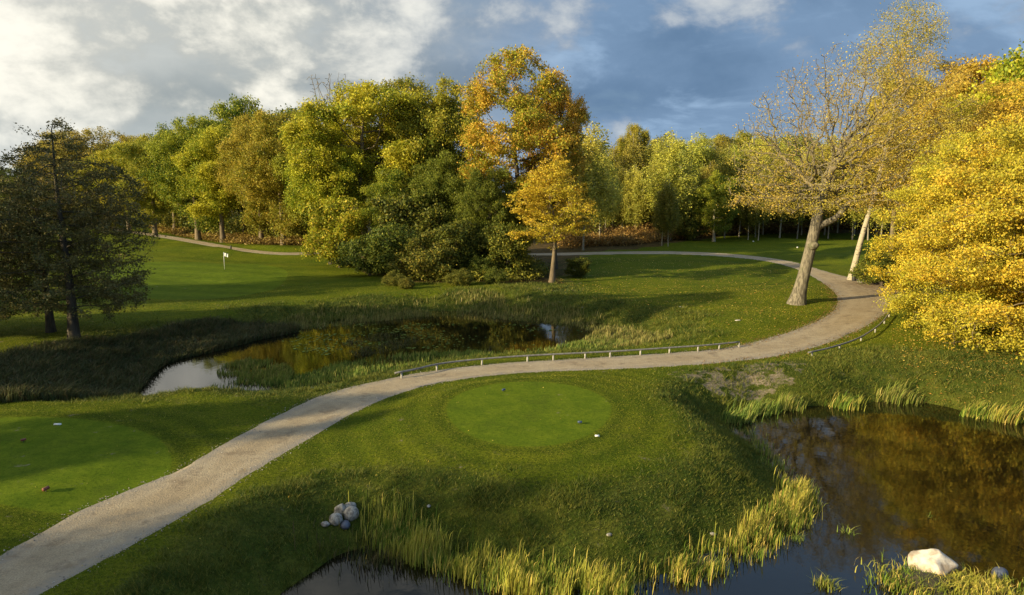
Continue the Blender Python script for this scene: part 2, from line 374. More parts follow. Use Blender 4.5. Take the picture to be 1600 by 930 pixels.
pairs = [[(-160, 955), (-90, 1030)], [(0, 866), (60, 932)], [(75, 820), (130, 895)], [(150, 783), (215, 852)], [(260, 742), (320, 791)], [(330, 703), (390, 743)], [(400, 665), (450, 707)],
    [(450, 638), (510, 672)], [(500, 617), (560, 642)], [(560, 600), (620, 616)], [(620, 588), (680, 600)], [(680, 578), (740, 590)], [(760, 569), (800, 584)], [(850, 563), (870, 580)],
    [(950, 557), (950, 578)], [(1050, 551), (1050, 573)], [(1130, 545), (1140, 566)], [(1190, 531), (1215, 558)], [(1245, 514), (1280, 543)], [(1285, 497), (1345, 517)], [(1307, 480), (1385, 491)],
    [(1306, 462), (1425, 464)], [(1292, 447), (1385, 444)], [(1275, 436), (1325, 433)], [(1250, 422), (1283, 422)], [(1205, 408.5), (1235, 407)], [(1150, 402), (1160, 397.5)],
    [(1080, 397.5), (1080, 393)], [(1000, 396.5), (1000, 392.5)], [(920, 398), (915, 394)], [(800, 401), (795, 397)], [(680, 398), (680, 394)], [(600, 394), (600, 390)], [(540, 394), (540, 390)],
    [(480, 399), (475, 395)], [(420, 398), (425, 394)], [(370, 392), (380, 388.5)], [(320, 383.5), (335, 380.5)], [(260, 372.5), (275, 370)], [(205, 364), (215, 361.5)], [(120, 352), (130, 350)]]
PU = smooth_open(np.array([np.r_[at(*a), at(*b_)] for a, b_ in pairs]), 3)
pathpoly = np.vstack([PU[:, :2], PU[::-1, 2:]])
pathpoly_s = pathpoly[::2]
tee1c, tee1r = at(826, 648, .35), None
def ell(cx, cy, x0, x1, y0, y1, z, n=40):
    return np.array([at(cx + math.cos(a) * ((x1 - cx) if math.cos(a) > 0 else (cx - x0)), cy + math.sin(a) * ((y1 - cy) if math.sin(a) > 0 else (cy - y0)), z) for a in np.linspace(0, 2 * math.pi, n, endpoint=False)])
tee1 = ell(826, 640, 696, 957, 597, 700, .35)
tee2 = ell(60, 712, -230, 270, 652, 792, .25)
tee3 = ell(1040, 424, 900, 1210, 407, 446, .1)
green1 = ell(300, 425, 120, 450, 406, 466, 0)
soilp = smooth_closed(poly([(1045, 592), (1130, 584), (1230, 573), (1262, 580), (1230, 600), (1130, 610), (1060, 604)], -.4), 1)
soil2 = smooth_closed(poly([(1385, 448), (1430, 440), (1520, 450), (1520, 475), (1420, 472)]), 1)
soil3 = smooth_closed(poly([(760, 445), (830, 430), (900, 425), (930, 455), (860, 470)]), 1)

def height(x, y, full=False):
    x = np.asarray(x, float); y = np.asarray(y, float)
    base = (fbm(x / 17, y / 17, 3, 3) - .5) * .9 * ss(8, 40, np.abs(y)) + (fbm(x / 26 + y / 60, y / 13, 83, 2) - .5) * 1.3 * ss(45, 70, y) + .05 * (vn(x / 1.3, y / 1.3, 9) - .5)
    base = base + ss(150, 400, y) * 3
    far = y > 130
    d1 = sdist(x, y, pond1); d2 = sdist(x, y, pond2); dp = sdist(x, y, pathpoly_s)
    t1 = sdist(x, y, tee1); t2 = sdist(x, y, tee2)
    for tt, zt, w in ((t1, .38, 6.0), (t2, .28, 4.5)):
        k = 1 - ss(0, w, tt); base = base * (1 - k) + zt * k
    wob = (vn(x / 2.2, y / 2.2, 21) - .5) * 1.2 + (vn(x / .7, y / .7, 22) - .5) * .35
    d1w = d1 + wob * .6; d2w = d2 + wob * .7
    b1 = ss(-.8, 3.7, d1w); b2 = ss(-.8, 6.0 , d2w)
    h = base
    h1 = ZW1 - .35 + (h - ZW1 + .35) * b1; h = np.where(d1w > -.8, h1, ZW1 - .35 - np.clip(-d1w - .8, 0, 2) * .4)
    h2 = ZW2 - .30 + (h - ZW2 + .30) * b2; h = np.where(d2w > -.8, h2, ZW2 - .30 - np.clip(-d2w - .8, 0, 2) * .4)
    kp = 1 - ss(0.1, 2.4, dp); h = h * (1 - kp) + 0.0 * kp
    if full: return h, d1, d2, dp, t1, t2
    return h
def hz(x, y): return float(height(np.array([x]), np.array([y]))[0])

# ------------------------------------------------------------------ ground
ys = [-60.0]
while ys[-1] < 5: ys.append(ys[-1] + (3 if ys[-1] < -6 else .8))
while ys[-1] < 3500:
    yv = ys[-1]; ys.append(yv + .11 + .0062 * yv + max(0, yv - 260) * .05)
ys = np.array(ys); NC = 620
sx = np.linspace(-1, 1, NC)
GX = sx[None, :] * (22 + 1.05 * np.clip(ys, 0, 1e9))[:, None]; GY = np.repeat(ys[:, None], NC, 1)
gx, gy = GX.ravel(), GY.ravel()
gh, D1, D2, DP, T1, T2 = height(gx, gy, True)
T3 = sdist(gx, gy, tee3); G1 = sdist(gx, gy, green1); SO = sdist(gx, gy, soilp); SO2 = sdist(gx, gy, soil2); SO3 = sdist(gx, gy, soil3)
inp = ss(-.05, -.45, DP); gh = gh - .05 * inp
def roughness_zone(x, y, d1, d2, dp):
    r = np.maximum(1 - ss(2.2, 5.2, d1), 1 - ss(2.5, 7.5, d2 + (fbm(x / 5, y / 5, 4) - .5) * 5))
    r = np.maximum(r, ss(83, 90, y) * ss(-22, -14, x) * ss(40, 20, x) * 0)
    # right of the path bend and below the rail: rough bank
    r = np.maximum(r, ss(9, 12, x) * ss(44, 41, y) * ss(.6, 1.4, dp))
    # wood floor
    r = np.maximum(r, woodfloor(x, y))
    r = np.maximum(r, ss(-3, 1, x) * ss(62, 68, y) * ss(9, 5, x) * ss(84, 78, y))
    return np.clip(r, 0, 1)
wood1 = smooth_closed(poly([(208, 352), (250, 361), (330, 372), (400, 386), (470, 390), (540, 388), (545, 398), (560, 420), (600, 438), (660, 443), (780, 446), (860, 447), (905, 425), (905, 405),
    (930, 390), (1000, 388), (1060, 381), (1150, 368), (1250, 364), (1380, 368), (1500, 380), (1600, 372), (1900, 350), (1700, 308), (-100, 308), (-100, 340)]), 1)
def woodfloor(x, y): return 1 - ss(-1.5, 1.5, sdist(x, y, wood1) + (vn(x / 3, y / 3, 5) - .5) * 3)
RZ = roughness_zone(gx, gy, D1, D2, DP); WFL = woodfloor(gx, gy)
ring = np.clip(T1, 0, 9); stripes = (np.sin(ring * 2 * math.pi / 1.35) * .5 + .5) * ss(0, .3, T1) * (1 - ss(6, 9, T1))
worn = 1
stripes = np.maximum(stripes, (np.sin(np.clip(T3, 0, 9) * 2 * math.pi / 1.8) * .5 + .5) * ss(0, .5, T3) * (1 - ss(5, 8, T3)))
stripes = np.maximum(stripes, (np.sin(np.clip(T2, 0, 9) * 2 * math.pi / 1.5) * .5 + .5) * ss(0, .3, T2) * (1 - ss(2, 4, T2)))
stripes = np.maximum(stripes, (np.sin((gy + gx * .3) * 2 * math.pi / 5) * .5 + .5) * ss(56, 66, gy) * (gx < -8) * .6)
teez = np.maximum.reduce([ss(.35, -.45, T1), ss(.35, -.45, T2), ss(.4, -.4, G1), ss(.6, -.6, T3) * .42])
zone = np.stack([teez, RZ, stripes], 1)
mudz = np.maximum(ss(.5, -.6, D1), ss(.4, -.8, D2))
zone2 = np.stack([np.maximum.reduce([ss(.9, -.8, SO), ss(.8, -.8, SO2) * .8, ss(1, -1.5, SO3) * .45, ss(.35, -.1, DP) * .0]), WFL * .9, mudz], 1)
idx = np.arange(len(ys) * NC).reshape(len(ys), NC)
fq = np.stack([idx[:-1, :-1], idx[:-1, 1:], idx[1:, 1:], idx[1:, :-1]], -1).reshape(-1, 4)
me = mesh('ground', np.stack([gx, gy, gh], 1), fq, [M['ground']], True, {'zone': ('POINT', zone), 'zone2': ('POINT', zone2)})
obj('ground', me, kind='structure')

# gravel path: the ribbon widens into the apron at the bend
PR = resample(PU, .25)
k = 16; tt = np.linspace(0, 1, k)
Lp = PR[:, None, :2] * (1 - tt)[None, :, None] + PR[:, None, 2:] * tt[None, :, None]
wv = np.linalg.norm(PR[:, :2] - PR[:, 2:], axis=1)
for side, j in ((1, 0), (-1, k - 1)):                         # ragged edges
    e = (vn(PR[:, 0] * 1.7, PR[:, 1] * 1.7, 31 + j) - .5) * .40 + (vn(PR[:, 0] / 1.6, PR[:, 1] / 1.6, 41 + j) - .5) * .7 + .12
    dirv = (PR[:, :2] - PR[:, 2:]) / wv[:, None] * side
    Lp[:, j] += dirv * e[:, None]
pz = np.full(Lp.shape[:2], .006); pz[:, 0] = pz[:, -1] = -.03
pz += (vn(Lp[..., 0] * 1.5, Lp[..., 1] * 1.5, 8) - .5) * .012
V = np.concatenate([Lp, pz[..., None]], -1).reshape(-1, 3)
idx = np.arange(len(PR) * k).reshape(-1, k)
fq = np.stack([idx[:-1, :-1], idx[1:, :-1], idx[1:, 1:], idx[:-1, 1:]], -1).reshape(-1, 4)
edge = np.repeat((np.abs(tt - .5) * 2)[None], len(PR), 0)
br = ss(6, 2.5, np.abs(V[:, 1] - 72)) * ss(33, 40, V[:, 0])
lane = np.stack([edge.ravel(), br, edge.ravel() * 0], 1)
me = mesh('gravel_path', V, fq[:, ::-1], [M['gravel']], True, {'lane': ('POINT', lane)})
obj('gravel_path', me, kind='structure')

# water sheets, bounded by the banks
def sheet(name, P, z, grow_):
    c_ = P.mean(0)
    lo = P.min(0) - grow_; hi_ = P.max(0) + grow_
    me = mesh(name, [(lo[0], lo[1], z), (hi_[0], lo[1], z), (hi_[0], hi_[1], z), (lo[0], hi_[1], z)], np.array([[0, 1, 2, 3]]), [M['water']])
    return obj(name, me, kind='structure')
sheet('pond_water', pond1, ZW1, .4); sheet('pond_water', pond2, ZW2, .4)

# ------------------------------------------------------------------ blades, grass and reeds
def blades(base, hgt, wid, lean, bend, rg, segs=2, sway=(0, 0), col=None):
    """many thin leaf blades; returns V, F, attribute"""
    n = len(base); th = rg.uniform(0, 2 * math.pi, n)
    wd = np.stack([np.cos(th), np.sin(th), np.zeros(n)], 1) * (wid * .5)[:, None]
    la = rg.uniform(0, 2 * math.pi, n); ld = np.stack([np.cos(la), np.sin(la)], 1) * lean[:, None] + np.array(sway)[None]
    rows = []
    for s in range(segs + 1):
        f = s / segs
        c_ = base.copy(); c_[:, 2] += hgt * f * (1 - bend * f * f * .35)
        c_[:, :2] += ld * (hgt * f ** (1.0 + bend))[:, None]
        wf = (1 - f) ** .6 if s < segs else 0
        if s < segs: rows.append(c_ - wd * wf); rows.append(c_ + wd * wf)
        else: rows.append(c_)
    V = np.stack(rows, 1); m_ = V.shape[1]; V = V.reshape(-1, 3)
    o = (np.arange(n) * m_)[:, None]
    quads = [o + np.array([[2 * s, 2 * s + 1, 2 * s + 3, 2 * s + 2]]) for s in range(segs - 1)]
    tris = o + np.array([[2 * segs - 2, 2 * segs - 1, 2 * segs]])
    if col is None: col = fbm(base[:, 0] / 1.5, base[:, 1] / 1.5, 77)
    attr = np.stack([rg.random(n), col, rg.random(n)], 1)
    fc = ([np.concatenate(quads)] if quads else []) + [tris]
    fattr = np.concatenate([np.tile(attr, (len(quads), 1)), attr]) if quads else attr
    return V, fc, fattr
def blade_mesh(name, mat, *a, **kw):
    V, fc, fa = blades(*a, **kw)
    return mesh(name, V, fc, [mat], True, {'leaf': ('FACE', fa)})
def scatter(n, ylo, yhi, rg, xw=.95, power=2.0):
    """ground points, denser near by"""
    u_ = rg.random(n)
    # density over distance ~ 1 / y^power (times the width of the fan ~ y)
    a = 2 - power
    y = (ylo * (yhi / ylo) ** u_) if abs(a) < 1e-6 else (ylo ** a + u_ * (yhi ** a - ylo ** a)) ** (1 / a)
    x = rg.uniform(-1, 1, n) * (y * xw + 3)
    return x, y
rg = np.random.default_rng(21)
# short mown turf tufts
x, y = scatter(620000, 15, 75, rg, .84)
h, d1, d2, dp, t1, t2 = height(x, y, True)
g1 = sdist(x, y, green1)
creep = (vn(x / .9, y / .9, 61) - .42) * 1.1
keep = (d1 > .4) & (d2 > .4) & (dp > -.05 - np.clip(creep, 0, .5) * rg.random(len(x))) & (g1 > .3)
rz = roughness_zone(x, y, d1, d2, dp)
so = ss(.9, -.8, sdist(x, y, soilp)); keep &= rg.random(len(x)) > so * .5
keep &= rg.random(len(x)) > woodfloor(x, y) * .7
mown = keep & (rg.random(len(x)) > rz)
B = np.stack([x, y, h - .01], 1)[mown]; n = len(B)
sc = np.clip(B[:, 1] / 25, .8, 2.2)
ontee = np.minimum(t1, t2)[mown] < .05
me = blade_mesh('mown_grass', M['turf'], B, np.where(ontee, .35, 1) * rg.uniform(.025, .055, n) * sc ** .6, rg.uniform(.015, .03, n) * sc, rg.uniform(.2, .9, n), .6, rg, segs=1)
obj('mown_grass', me, kind='stuff', label='short mown green grass of the lawns around tees, path and ponds', cat='grass')
rough = keep & ~mown
B = np.stack([x, y, h - .02], 1)[rough]; B = np.concatenate([B, B + np.c_[rg.normal(0, .08, (len(B), 2)), np.zeros(len(B))]]); n = len(B)
clump = fbm(B[:, 0] / .8, B[:, 1] / .8, 55); sc = np.clip(B[:, 1] / 25, .8, 2.4)
me = blade_mesh('rough_grass', M['rough'], B, (rg.uniform(.06, .17, n) + .22 * ss(.5, .75, clump)) * sc ** .5, rg.uniform(.015, .03, n) * sc, rg.uniform(.2, .9, n), .8, rg, segs=1)
obj('rough_grass', me, kind='stuff', label='longer tufted rough grass on the banks sloping down to both ponds', cat='grass')

def along(pts, n, spread, rg, z):
    P = resample(smooth_open(poly(pts, z), 2), .05)
    i = rg.integers(0, len(P), n); q = P[i] + rg.normal(0, 1, (n, 2)) * spread
    return q
def clumpy(q, rg, size=.9, thr=.42, s=5):
    c_ = vn(q[:, 0] / size, q[:, 1] / size, s); return q[rg.random(len(q)) < ss(thr - .15, thr + .2, c_) * .92 + .08]
def reeds(name, mat, q, z, h0, h1, w, rg, label, sway=(.08, .02), lean=.12, kind='stuff', group=None, cat='reeds', segs=3):
    gz = np.maximum(height(q[:, 0], q[:, 1]), z - .1) - .05
    n = len(q)
    cl = vn(q[:, 0] / .5, q[:, 1] / .5, 66)
    me = blade_mesh(name, mat, np.c_[q, gz], rg.uniform(h0, h1, n) * (.65 + .55 * cl), rg.uniform(.6, 1.4, n) * w, np.abs(rg.normal(0, lean, n)), .9, rg, segs=segs, sway=sway,
        col=np.clip(cl * .6 + rg.random(n) * .4, 0, 1))
    return obj(name, me, kind=kind, label=label, cat=cat, group=group)
q = clumpy(along([(575, 835), (640, 862), (720, 886), (800, 912), (880, 925), (960, 930), (990, 925)], 10500, (.33, .33), rg, ZW1), rg, .9, .30)
reeds('reed_bed', M['reed_gold'], q, ZW1, .45, 1.2, .027, rg, 'golden reeds fringing the foreground bank below the round tee, left of the gap')
q = clumpy(along([(1030, 905), (1090, 890), (1150, 868), (1200, 840), (1240, 805), (1252, 780), (1240, 765)], 7500, (.30, .30), rg, ZW1), rg, .9, .30)
reeds('reed_bed', M['reed_gold'], q, ZW1, .45, 1.15, .027, rg, 'golden reeds curving round the corner of the tee bank beside the large dark pond')
q = clumpy(along([(1225, 745), (1195, 705), (1165, 678), (1145, 662)], 700, (.25, .3), rg, ZW1), rg)
reeds('reed_bed', M['reed_green'], q, ZW1, .3, .8, .03, rg, 'thin green reeds along the tee bank edge below the willowy clump')
q = clumpy(along([(520, 850), (560, 858), (620, 880)], 900, (.5, .5), rg, ZW1), rg)
reeds('reed_bed', M['reed_dark'], q, ZW1, .3, .9, .03, rg, 'dark shaded reeds at the foot of the boulder pile')
# clumps standing on the back bank of the dark pond, each its own plant
for i, (px, py, r_, hh_, mt, lb) in enumerate([(1150, 655, 1.0, 1.1, 'reed_green', 'arching green reed clump at the near left corner of the dark pond'),
        (1190, 642, 1.2, 1.2, 'reed_green', 'wide arching green reed clump over the tree reflection in the dark pond'),
        (1232, 636, .9, 1.2, 'reed_green', 'reed clump growing where the oak reflection meets the bank'),
        (1322, 634, 1.0, 1.3, 'reed_gold', 'bright upright reed clump above the birch reflection on the back bank'),
        (1405, 624, 1.3, 1.1, 'reed_green', 'loose green reed clump behind the dark pond, between two brighter clumps'),
        (1527, 648, .8, 1.3, 'reed_gold', 'yellow green reed clump on the back bank, farther from the right picture edge'),
        (1572, 655, .9, 1.2, 'reed_gold', 'yellow green reed clump near the right picture edge on the back bank')]):
    c0 = at(px, py, ZW1 + .1); q = c0 + rg.normal(0, 1, (520, 2)) * (r_ * .36, r_ * .24)
    reeds('reed_clump', M[mt], q, ZW1, .5, hh_ + .2, .04, rg, lb, sway=(.22, .0), kind=None, cat='reed clump', group='reed clumps on the back bank of the dark pond')
for i, (px, py, lb) in enumerate([(1290, 915, 'small spiky grass tuft standing alone in dark water near the white boulder'), (1245, 845, 'thin tuft in the water just off the golden reed corner'),
        (1322, 832, 'few green blades in open dark water, nearest the golden reeds'), (1455, 808, 'short green blades in the middle of the dark pond')]):
    c0 = at(px, py, ZW1); q = c0 + rg.normal(0, 1, ([160, 50, 26, 20][i], 2)) * ([.16, .12, .12, .10][i])
    reeds('water_plant', M['reed_green'], q, ZW1, .25, .6, .03, rg, lb, lean=.5, sway=(0, 0), kind=None, cat='water plant', group='plants standing alone in the dark pond')
# little islet in front of the right corner
isl = [(at(1450, 915, ZW1), 1.15, .35), (at(1530, 925, ZW1), 1.0, .22)]
def mound_obj(name, c0, r_, h_, mat, label, cat):
    th = np.linspace(0, 2 * math.pi, 28, endpoint=False); V = []; 
    for j, f in enumerate((1.15, 1, .8, .5, .2)):
        rr = r_ * f * (1 + .18 * np.sin(3 * th + 1) + .1 * np.sin(7 * th))
        z = ZW1 - .4 if j == 0 else ZW1 + h_ * (1 - f * f) - .03
        V += [(c0[0] + a_ * math.cos(b_), c0[1] + .7 * a_ * math.sin(b_), z) for a_, b_ in zip(rr, th)]
    F_ = [[j * 28 + i, j * 28 + (i + 1) % 28, (j + 1) * 28 + (i + 1) % 28, (j + 1) * 28 + i] for j in range(4) for i in range(28)]
    V.append((c0[0], c0[1], ZW1 + h_)); T_ = [[4 * 28 + i, 4 * 28 + (i + 1) % 28, len(V) - 1] for i in range(28)]
    me = mesh(name, V, [np.array(F_), np.array(T_)], [mat], True)
    return obj(name, me, kind='structure')
mud_m = plainmat('wet_earth', (.06, .05, .02), (.03, .028, .014), 5, .9, .6)
for c0, r_, h_ in isl:
    mound_obj('islet', c0, r_, h_, mud_m, '', '')
q = np.concatenate([isl[0][0] + rg.normal(0, 1, (1500, 2)) * (.75, .45), isl[1][0] + rg.normal(0, 1, (900, 2)) * (.6, .3)])
n = len(q)
me = blade_mesh('islet_grass', M['reed_gold'], np.c_[q, np.full(n, ZW1 + .05)], rg.uniform(.15, .55, n), rg.uniform(.02, .04, n), rg.uniform(.1, .7, n), .9, rg, segs=2)
obj('islet_grass', me, kind='stuff', label='yellow green grass on the small islet round the white boulder', cat='grass')
# the middle pond's vegetation
def region(pts, n, rg, z=0.0):
    P = smooth_closed(poly(pts, z), 1); lo, hi_ = P.min(0), P.max(0)
    q = rg.uniform(lo, hi_, (n * 4, 2)); q = q[sdist(q[:, 0], q[:, 1], P) < 0]; return q[:n]
q = region([(-60, 590), (60, 556), (150, 545), (250, 520), (330, 505), (430, 497), (480, 505), (410, 518), (330, 538), (262, 552), (232, 575), (212, 600), (204, 622), (100, 640), (0, 652), (-90, 668)], 60000, rg, -.5)
reeds('reed_bed', M['reed_dark'], q, ZW2, .5, 1.15, .055, rg, 'dense dark tall herbage and reeds between the alders and the left pond end', sway=(.1, 0), lean=.45, segs=2)
q = clumpy(region([(430, 500), (560, 486), (680, 474), (760, 472), (900, 490), (985, 505), (1040, 528), (985, 540), (940, 520), (860, 503), (760, 494), (680, 490), (560, 503), (440, 515)], 16000, rg, -.9), rg, 2.2, .45)
reeds('reed_bed', M['reed_pale'], q, ZW2, .35, .95, .06, rg, 'straw tinged reeds along the far edge of the middle pond', segs=2)
q = clumpy(region([(300, 606), (420, 612), (520, 596), (600, 578), (660, 570), (720, 560), (800, 553), (940, 546), (1000, 536), (930, 528), (840, 545), (740, 548), (640, 552), (560, 560), (470, 585), (400, 598)], 22000, rg, -1), rg, 1.5, .4)
reeds('reed_bed', M['reed_green'], q, ZW2, .3, .8, .05, rg, 'green reeds along the near edge of the middle pond beside the guard rail', segs=2)
q = clumpy(region([(335, 575), (400, 560), (460, 575), (455, 600), (400, 602), (345, 600)], 6500, rg, ZW2), rg, 1.2, .3)
reeds('reed_bed', M['reed_green'], q, ZW2, .3, .8, .045, rg, 'green reed island standing in the middle pond near the bright reflection', segs=2)
q = clumpy(region([(530, 535), (580, 520), (640, 522), (660, 535), (600, 552), (560, 560), (545, 552)], 3500, rg, ZW2), rg, 1.5, .45, 9)
reeds('reed_bed', M['reed_dark'], q, ZW2, .2, .55, .05, rg, 'low green water weeds in the centre of the middle pond', segs=2)
q = clumpy(region([(940, 512), (1010, 515), (1060, 535), (1020, 545), (940, 542), (900, 530)], 6000, rg, ZW2 + .2), rg, 1.0, .3)
reeds('reed_bed', M['reed_pale'], q, ZW2, .4, .9, .05, rg, 'bleached straw coloured reeds at the right end of the middle pond', segs=2)
# floating weed
q = clumpy(region([(420, 520), (520, 507), (640, 505), (760, 505), (900, 512), (960, 525), (860, 540), (700, 545), (600, 545), (480, 560)], 1500, rg, ZW2), rg, 2.6, .55, 13)
n = len(q); th = rg.uniform(0, 6.28, n); r_ = rg.uniform(.05, .14, n)
cnr = np.stack([np.stack([np.cos(th + a_), np.sin(th + a_)], 1) * r_[:, None] + q for a_ in (0, 1.57, 3.14, 4.71)], 1)
V = np.concatenate([cnr, np.full((n, 4, 1), ZW2) + rg.uniform(.006, .03, (n, 1, 1)) + rg.uniform(0, .02, (n, 4, 1))], -1).reshape(-1, 3)
me = mesh('floating_weed', V, np.arange(4 * n).reshape(n, 4), [M['reed_green']], False, {'leaf': ('FACE', np.stack([rg.random(n) * .7, rg.random(n), rg.random(n)], 1))})
obj('floating_weed', me, kind='stuff', label='green floating weed scattered on the middle pond surface', cat='pond weed')

def litter(name, q, rg, s0, s1, mat, label, zoff=.03):
    n = len(q); th = rg.uniform(0, 6.28, n); r_ = rg.uniform(s0, s1, n)
    z = height(q[:, 0], q[:, 1]) + zoff
    cnr = np.stack([np.stack([np.cos(th + a_), np.sin(th + a_)], 1) * (r_ * k_)[:, None] + q for a_, k_ in ((0, 1), (1.57, .6), (3.14, 1), (4.71, .6))], 1)
    V = np.concatenate([cnr, z[:, None, None] + rg.uniform(0, .05, (n, 4, 1))], -1).reshape(-1, 3)
    me = mesh(name, V, np.arange(4 * n).reshape(n, 4), [mat], False, {'leaf': ('FACE', np.stack([rg.random(n), rg.random(n), rg.random(n)], 1))})
    obj(name, me, kind='stuff', label=label, cat='leaves')
q = region([(880, 400), (1240, 410), (1310, 470), (1180, 540), (1000, 500), (860, 460)], 2600, rg)
litter('fallen_leaves', q, rg, .04, .10, M['fallen'], 'yellow fallen leaves scattered over the lawn inside the path bend')
q = region([(1390, 500), (1620, 480), (1620, 640), (1400, 600)], 3000, rg)
litter('fallen_leaves', q, rg, .03, .08, M['fallen'], 'yellow fallen leaves under the big golden hedge trees')
q = np.concatenate([region([(0, 660), (500, 620), (900, 580), (1200, 720), (900, 860), (600, 800), (100, 930), (0, 900)], 120, rg)])
litter('fallen_leaves', q, rg, .012, .028, M['fallen'], 'single pale fallen leaves dotted over the foreground grass', .05)
ii = rg.integers(0, len(PR), 60000); ii = ii[(PR[ii, 0] > 12) & (PR[ii, 1] < 75) & (PR[ii, 1] > 38)][:3200]
q = np.where((rg.random(len(ii)) < .6)[:, None], PR[ii, :2], PR[ii, 2:]) + rg.normal(0, .35, (len(ii), 2))
litter('fallen_leaves', q, rg, .03, .07, M['bracken'], 'brown fallen leaves drifted along both edges of the path bend', .01)
# loose stones at the verges
i = rg.integers(0, len(PR), 15000); i = i[(PR[i, 1] < 60)]
side = rg.random(len(i)) < .5; e = rg.normal(0, .34, len(i))
dirv = (PR[i, :2] - PR[i, 2:]) / wv[i][:, None]
q = np.where(side[:, None], PR[i, :2] - dirv * np.abs(e)[:, None] + dirv * .12, PR[i, 2:] + dirv * np.abs(e)[:, None] - dirv * .12) + rg.normal(0, .05, (len(i), 2))
n = len(q); s_ = rg.uniform(.010, .030, n)
octa = np.array([(1, 0, 0), (0, 1, 0), (-1, 0, 0), (0, -1, 0), (0, 0, .7), (0, 0, -.7)])
th = rg.uniform(0, 6.28, n); cs, sn = np.cos(th), np.sin(th)
st = octa[None] * s_[:, None, None] * rg.uniform(.6, 1.3, (n, 6, 1))
V = np.stack([st[..., 0] * cs[:, None] - st[..., 1] * sn[:, None] + q[:, :1], st[..., 0] * sn[:, None] + st[..., 1] * cs[:, None] + q[:, 1:], st[..., 2] + .015], -1).reshape(-1, 3)
tf = np.array([(0, 1, 4), (1, 2, 4), (2, 3, 4), (3, 0, 4), (1, 0, 5), (2, 1, 5), (3, 2, 5), (0, 3, 5)])
M['pebble'] = leafmat('pebbles', (.20, .175, .14), (.34, .30, .24), (.5, .46, .4), trans=0.0, rough=.9)
me = mesh('loose_gravel', V, (np.arange(n)[:, None, None] * 6 + tf[None]).reshape(-1, 3), [M['pebble']], False, {'leaf': ('FACE', np.repeat(rg.random((n, 3)), 8, 0))})
obj('loose_gravel', me, kind='stuff', label='loose pale stones along both verges of the gravel path', cat='gravel')

# ------------------------------------------------------------------ trees
def nrm(a): return a / (np.linalg.norm(a, axis=-1, keepdims=True) + 1e-9)
def blobs(rg, blobs_, n, shell=.5):
    """points in a union of ellipsoids [(centre, radii)], biased to their outer part"""
    w = np.array([b_[1][0] * b_[1][1] * b_[1][2] for b_ in blobs_]) ** .8; w /= w.sum()
    i = rg.choice(len(blobs_), n, p=w)
    d = nrm(rg.normal(size=(n, 3))); r_ = rg.random(n) ** shell
    C_ = np.array([b_[0] for b_ in blobs_])[i]; Q = np.array([b_[1] for b_ in blobs_])[i]
    return C_ + d * Q * r_[:, None]
def lobes(rg, c0, rad, k, lo=.32, hi=.5, zmin=None, flat=.8):
    """lobes spread over the surface of a big ellipsoid -> uneven crown with gaps"""
    out = [(np.array(c0, float), np.array(rad, float) * .5)]
    i = np.arange(k) + .5; ph = np.arccos(1 - 2 * i / k); th = math.pi * (1 + 5 ** .5) * i + rg.uniform(0, 6)
    for a_, b_ in zip(ph, th):
        d = np.array([math.cos(b_) * math.sin(a_), math.sin(b_) * math.sin(a_), math.cos(a_)])
        d = nrm(d + rg.normal(0, .18, 3))
        f = rg.uniform(.55, .82); s_ = rg.uniform(lo, hi)
        ce = np.array(c0) + d * np.array(rad) * f
        if zmin is not None and ce[2] < zmin: ce[2] = zmin + rg.uniform(0, 1)
        m_ = np.mean(rad[:2])
        out.append((ce, np.array([m_ * s_, m_ * s_, m_ * s_ * flat])))
    return out
def grow(stem, s0, attr, step, infl, kill, iters, rg, up=.08, jit=.12, cap=9000):
    pos = [np.array(p, float) for p in stem]; par = [-1] + list(range(len(stem) - 1))
    pos_a = np.array(pos); par = list(par)
    A = attr.copy()
    cand = pos_a[s0:]
    d = np.linalg.norm(A[:, None] - cand[None], axis=2); ni = d.argmin(1) + s0; nd = d.min(1)
    alive = np.ones(len(A), bool)
    chunks = [pos_a]; total = len(pos_a); kids = {}
    P = pos_a
    for it in range(iters):
        act = alive & (nd < infl)
        if not act.any():
            if alive.any() and infl < 40: infl *= 1.6; continue
            break
        ii = ni[act]; v = nrm(A[act] - P[ii])
        un, inv = np.unique(ii, return_inverse=True)
        acc = np.zeros((len(un), 3)); np.add.at(acc, inv, v)
        ok = np.array([kids.get(int(u_), 0) < 3 for u_ in un])
        # attractors stuck on saturated nodes die
        if not ok.all():
            bad = np.zeros(total, bool); bad[un[~ok]] = True
            alive &= ~(bad[ni] & act)
        un = un[ok]; acc = acc[ok]
        if not len(un): continue
        nv = nrm(nrm(acc) + np.array([0, 0, up]) + rg.normal(0, jit, acc.shape))
        newp = P[un] + nv * step
        for u_ in un: kids[int(u_)] = kids.get(int(u_), 0) + 1
        par += [int(u_) for u_ in un]
        P = np.vstack([P, newp])
        idx_alive = np.where(alive)[0]
        if len(idx_alive):
            best = np.full(len(idx_alive), 1e9); bi = np.zeros(len(idx_alive), int)
            for s_ in range(0, len(newp), 400):
                dd = ((A[idx_alive][:, None] - newp[None, s_:s_ + 400]) ** 2).sum(2)
                m_ = dd.min(1); j = dd.argmin(1) + s_
                up_ = m_ < best; best[up_] = m_[up_]; bi[up_] = j[up_]
            best = np.sqrt(best); upd = best < nd[idx_alive]
            nd[idx_alive[upd]] = best[upd]; ni[idx_alive[upd]] = total + bi[upd]
        total = len(P)
        alive &= nd > kill
        if total > cap: break
    return P, np.array(par)
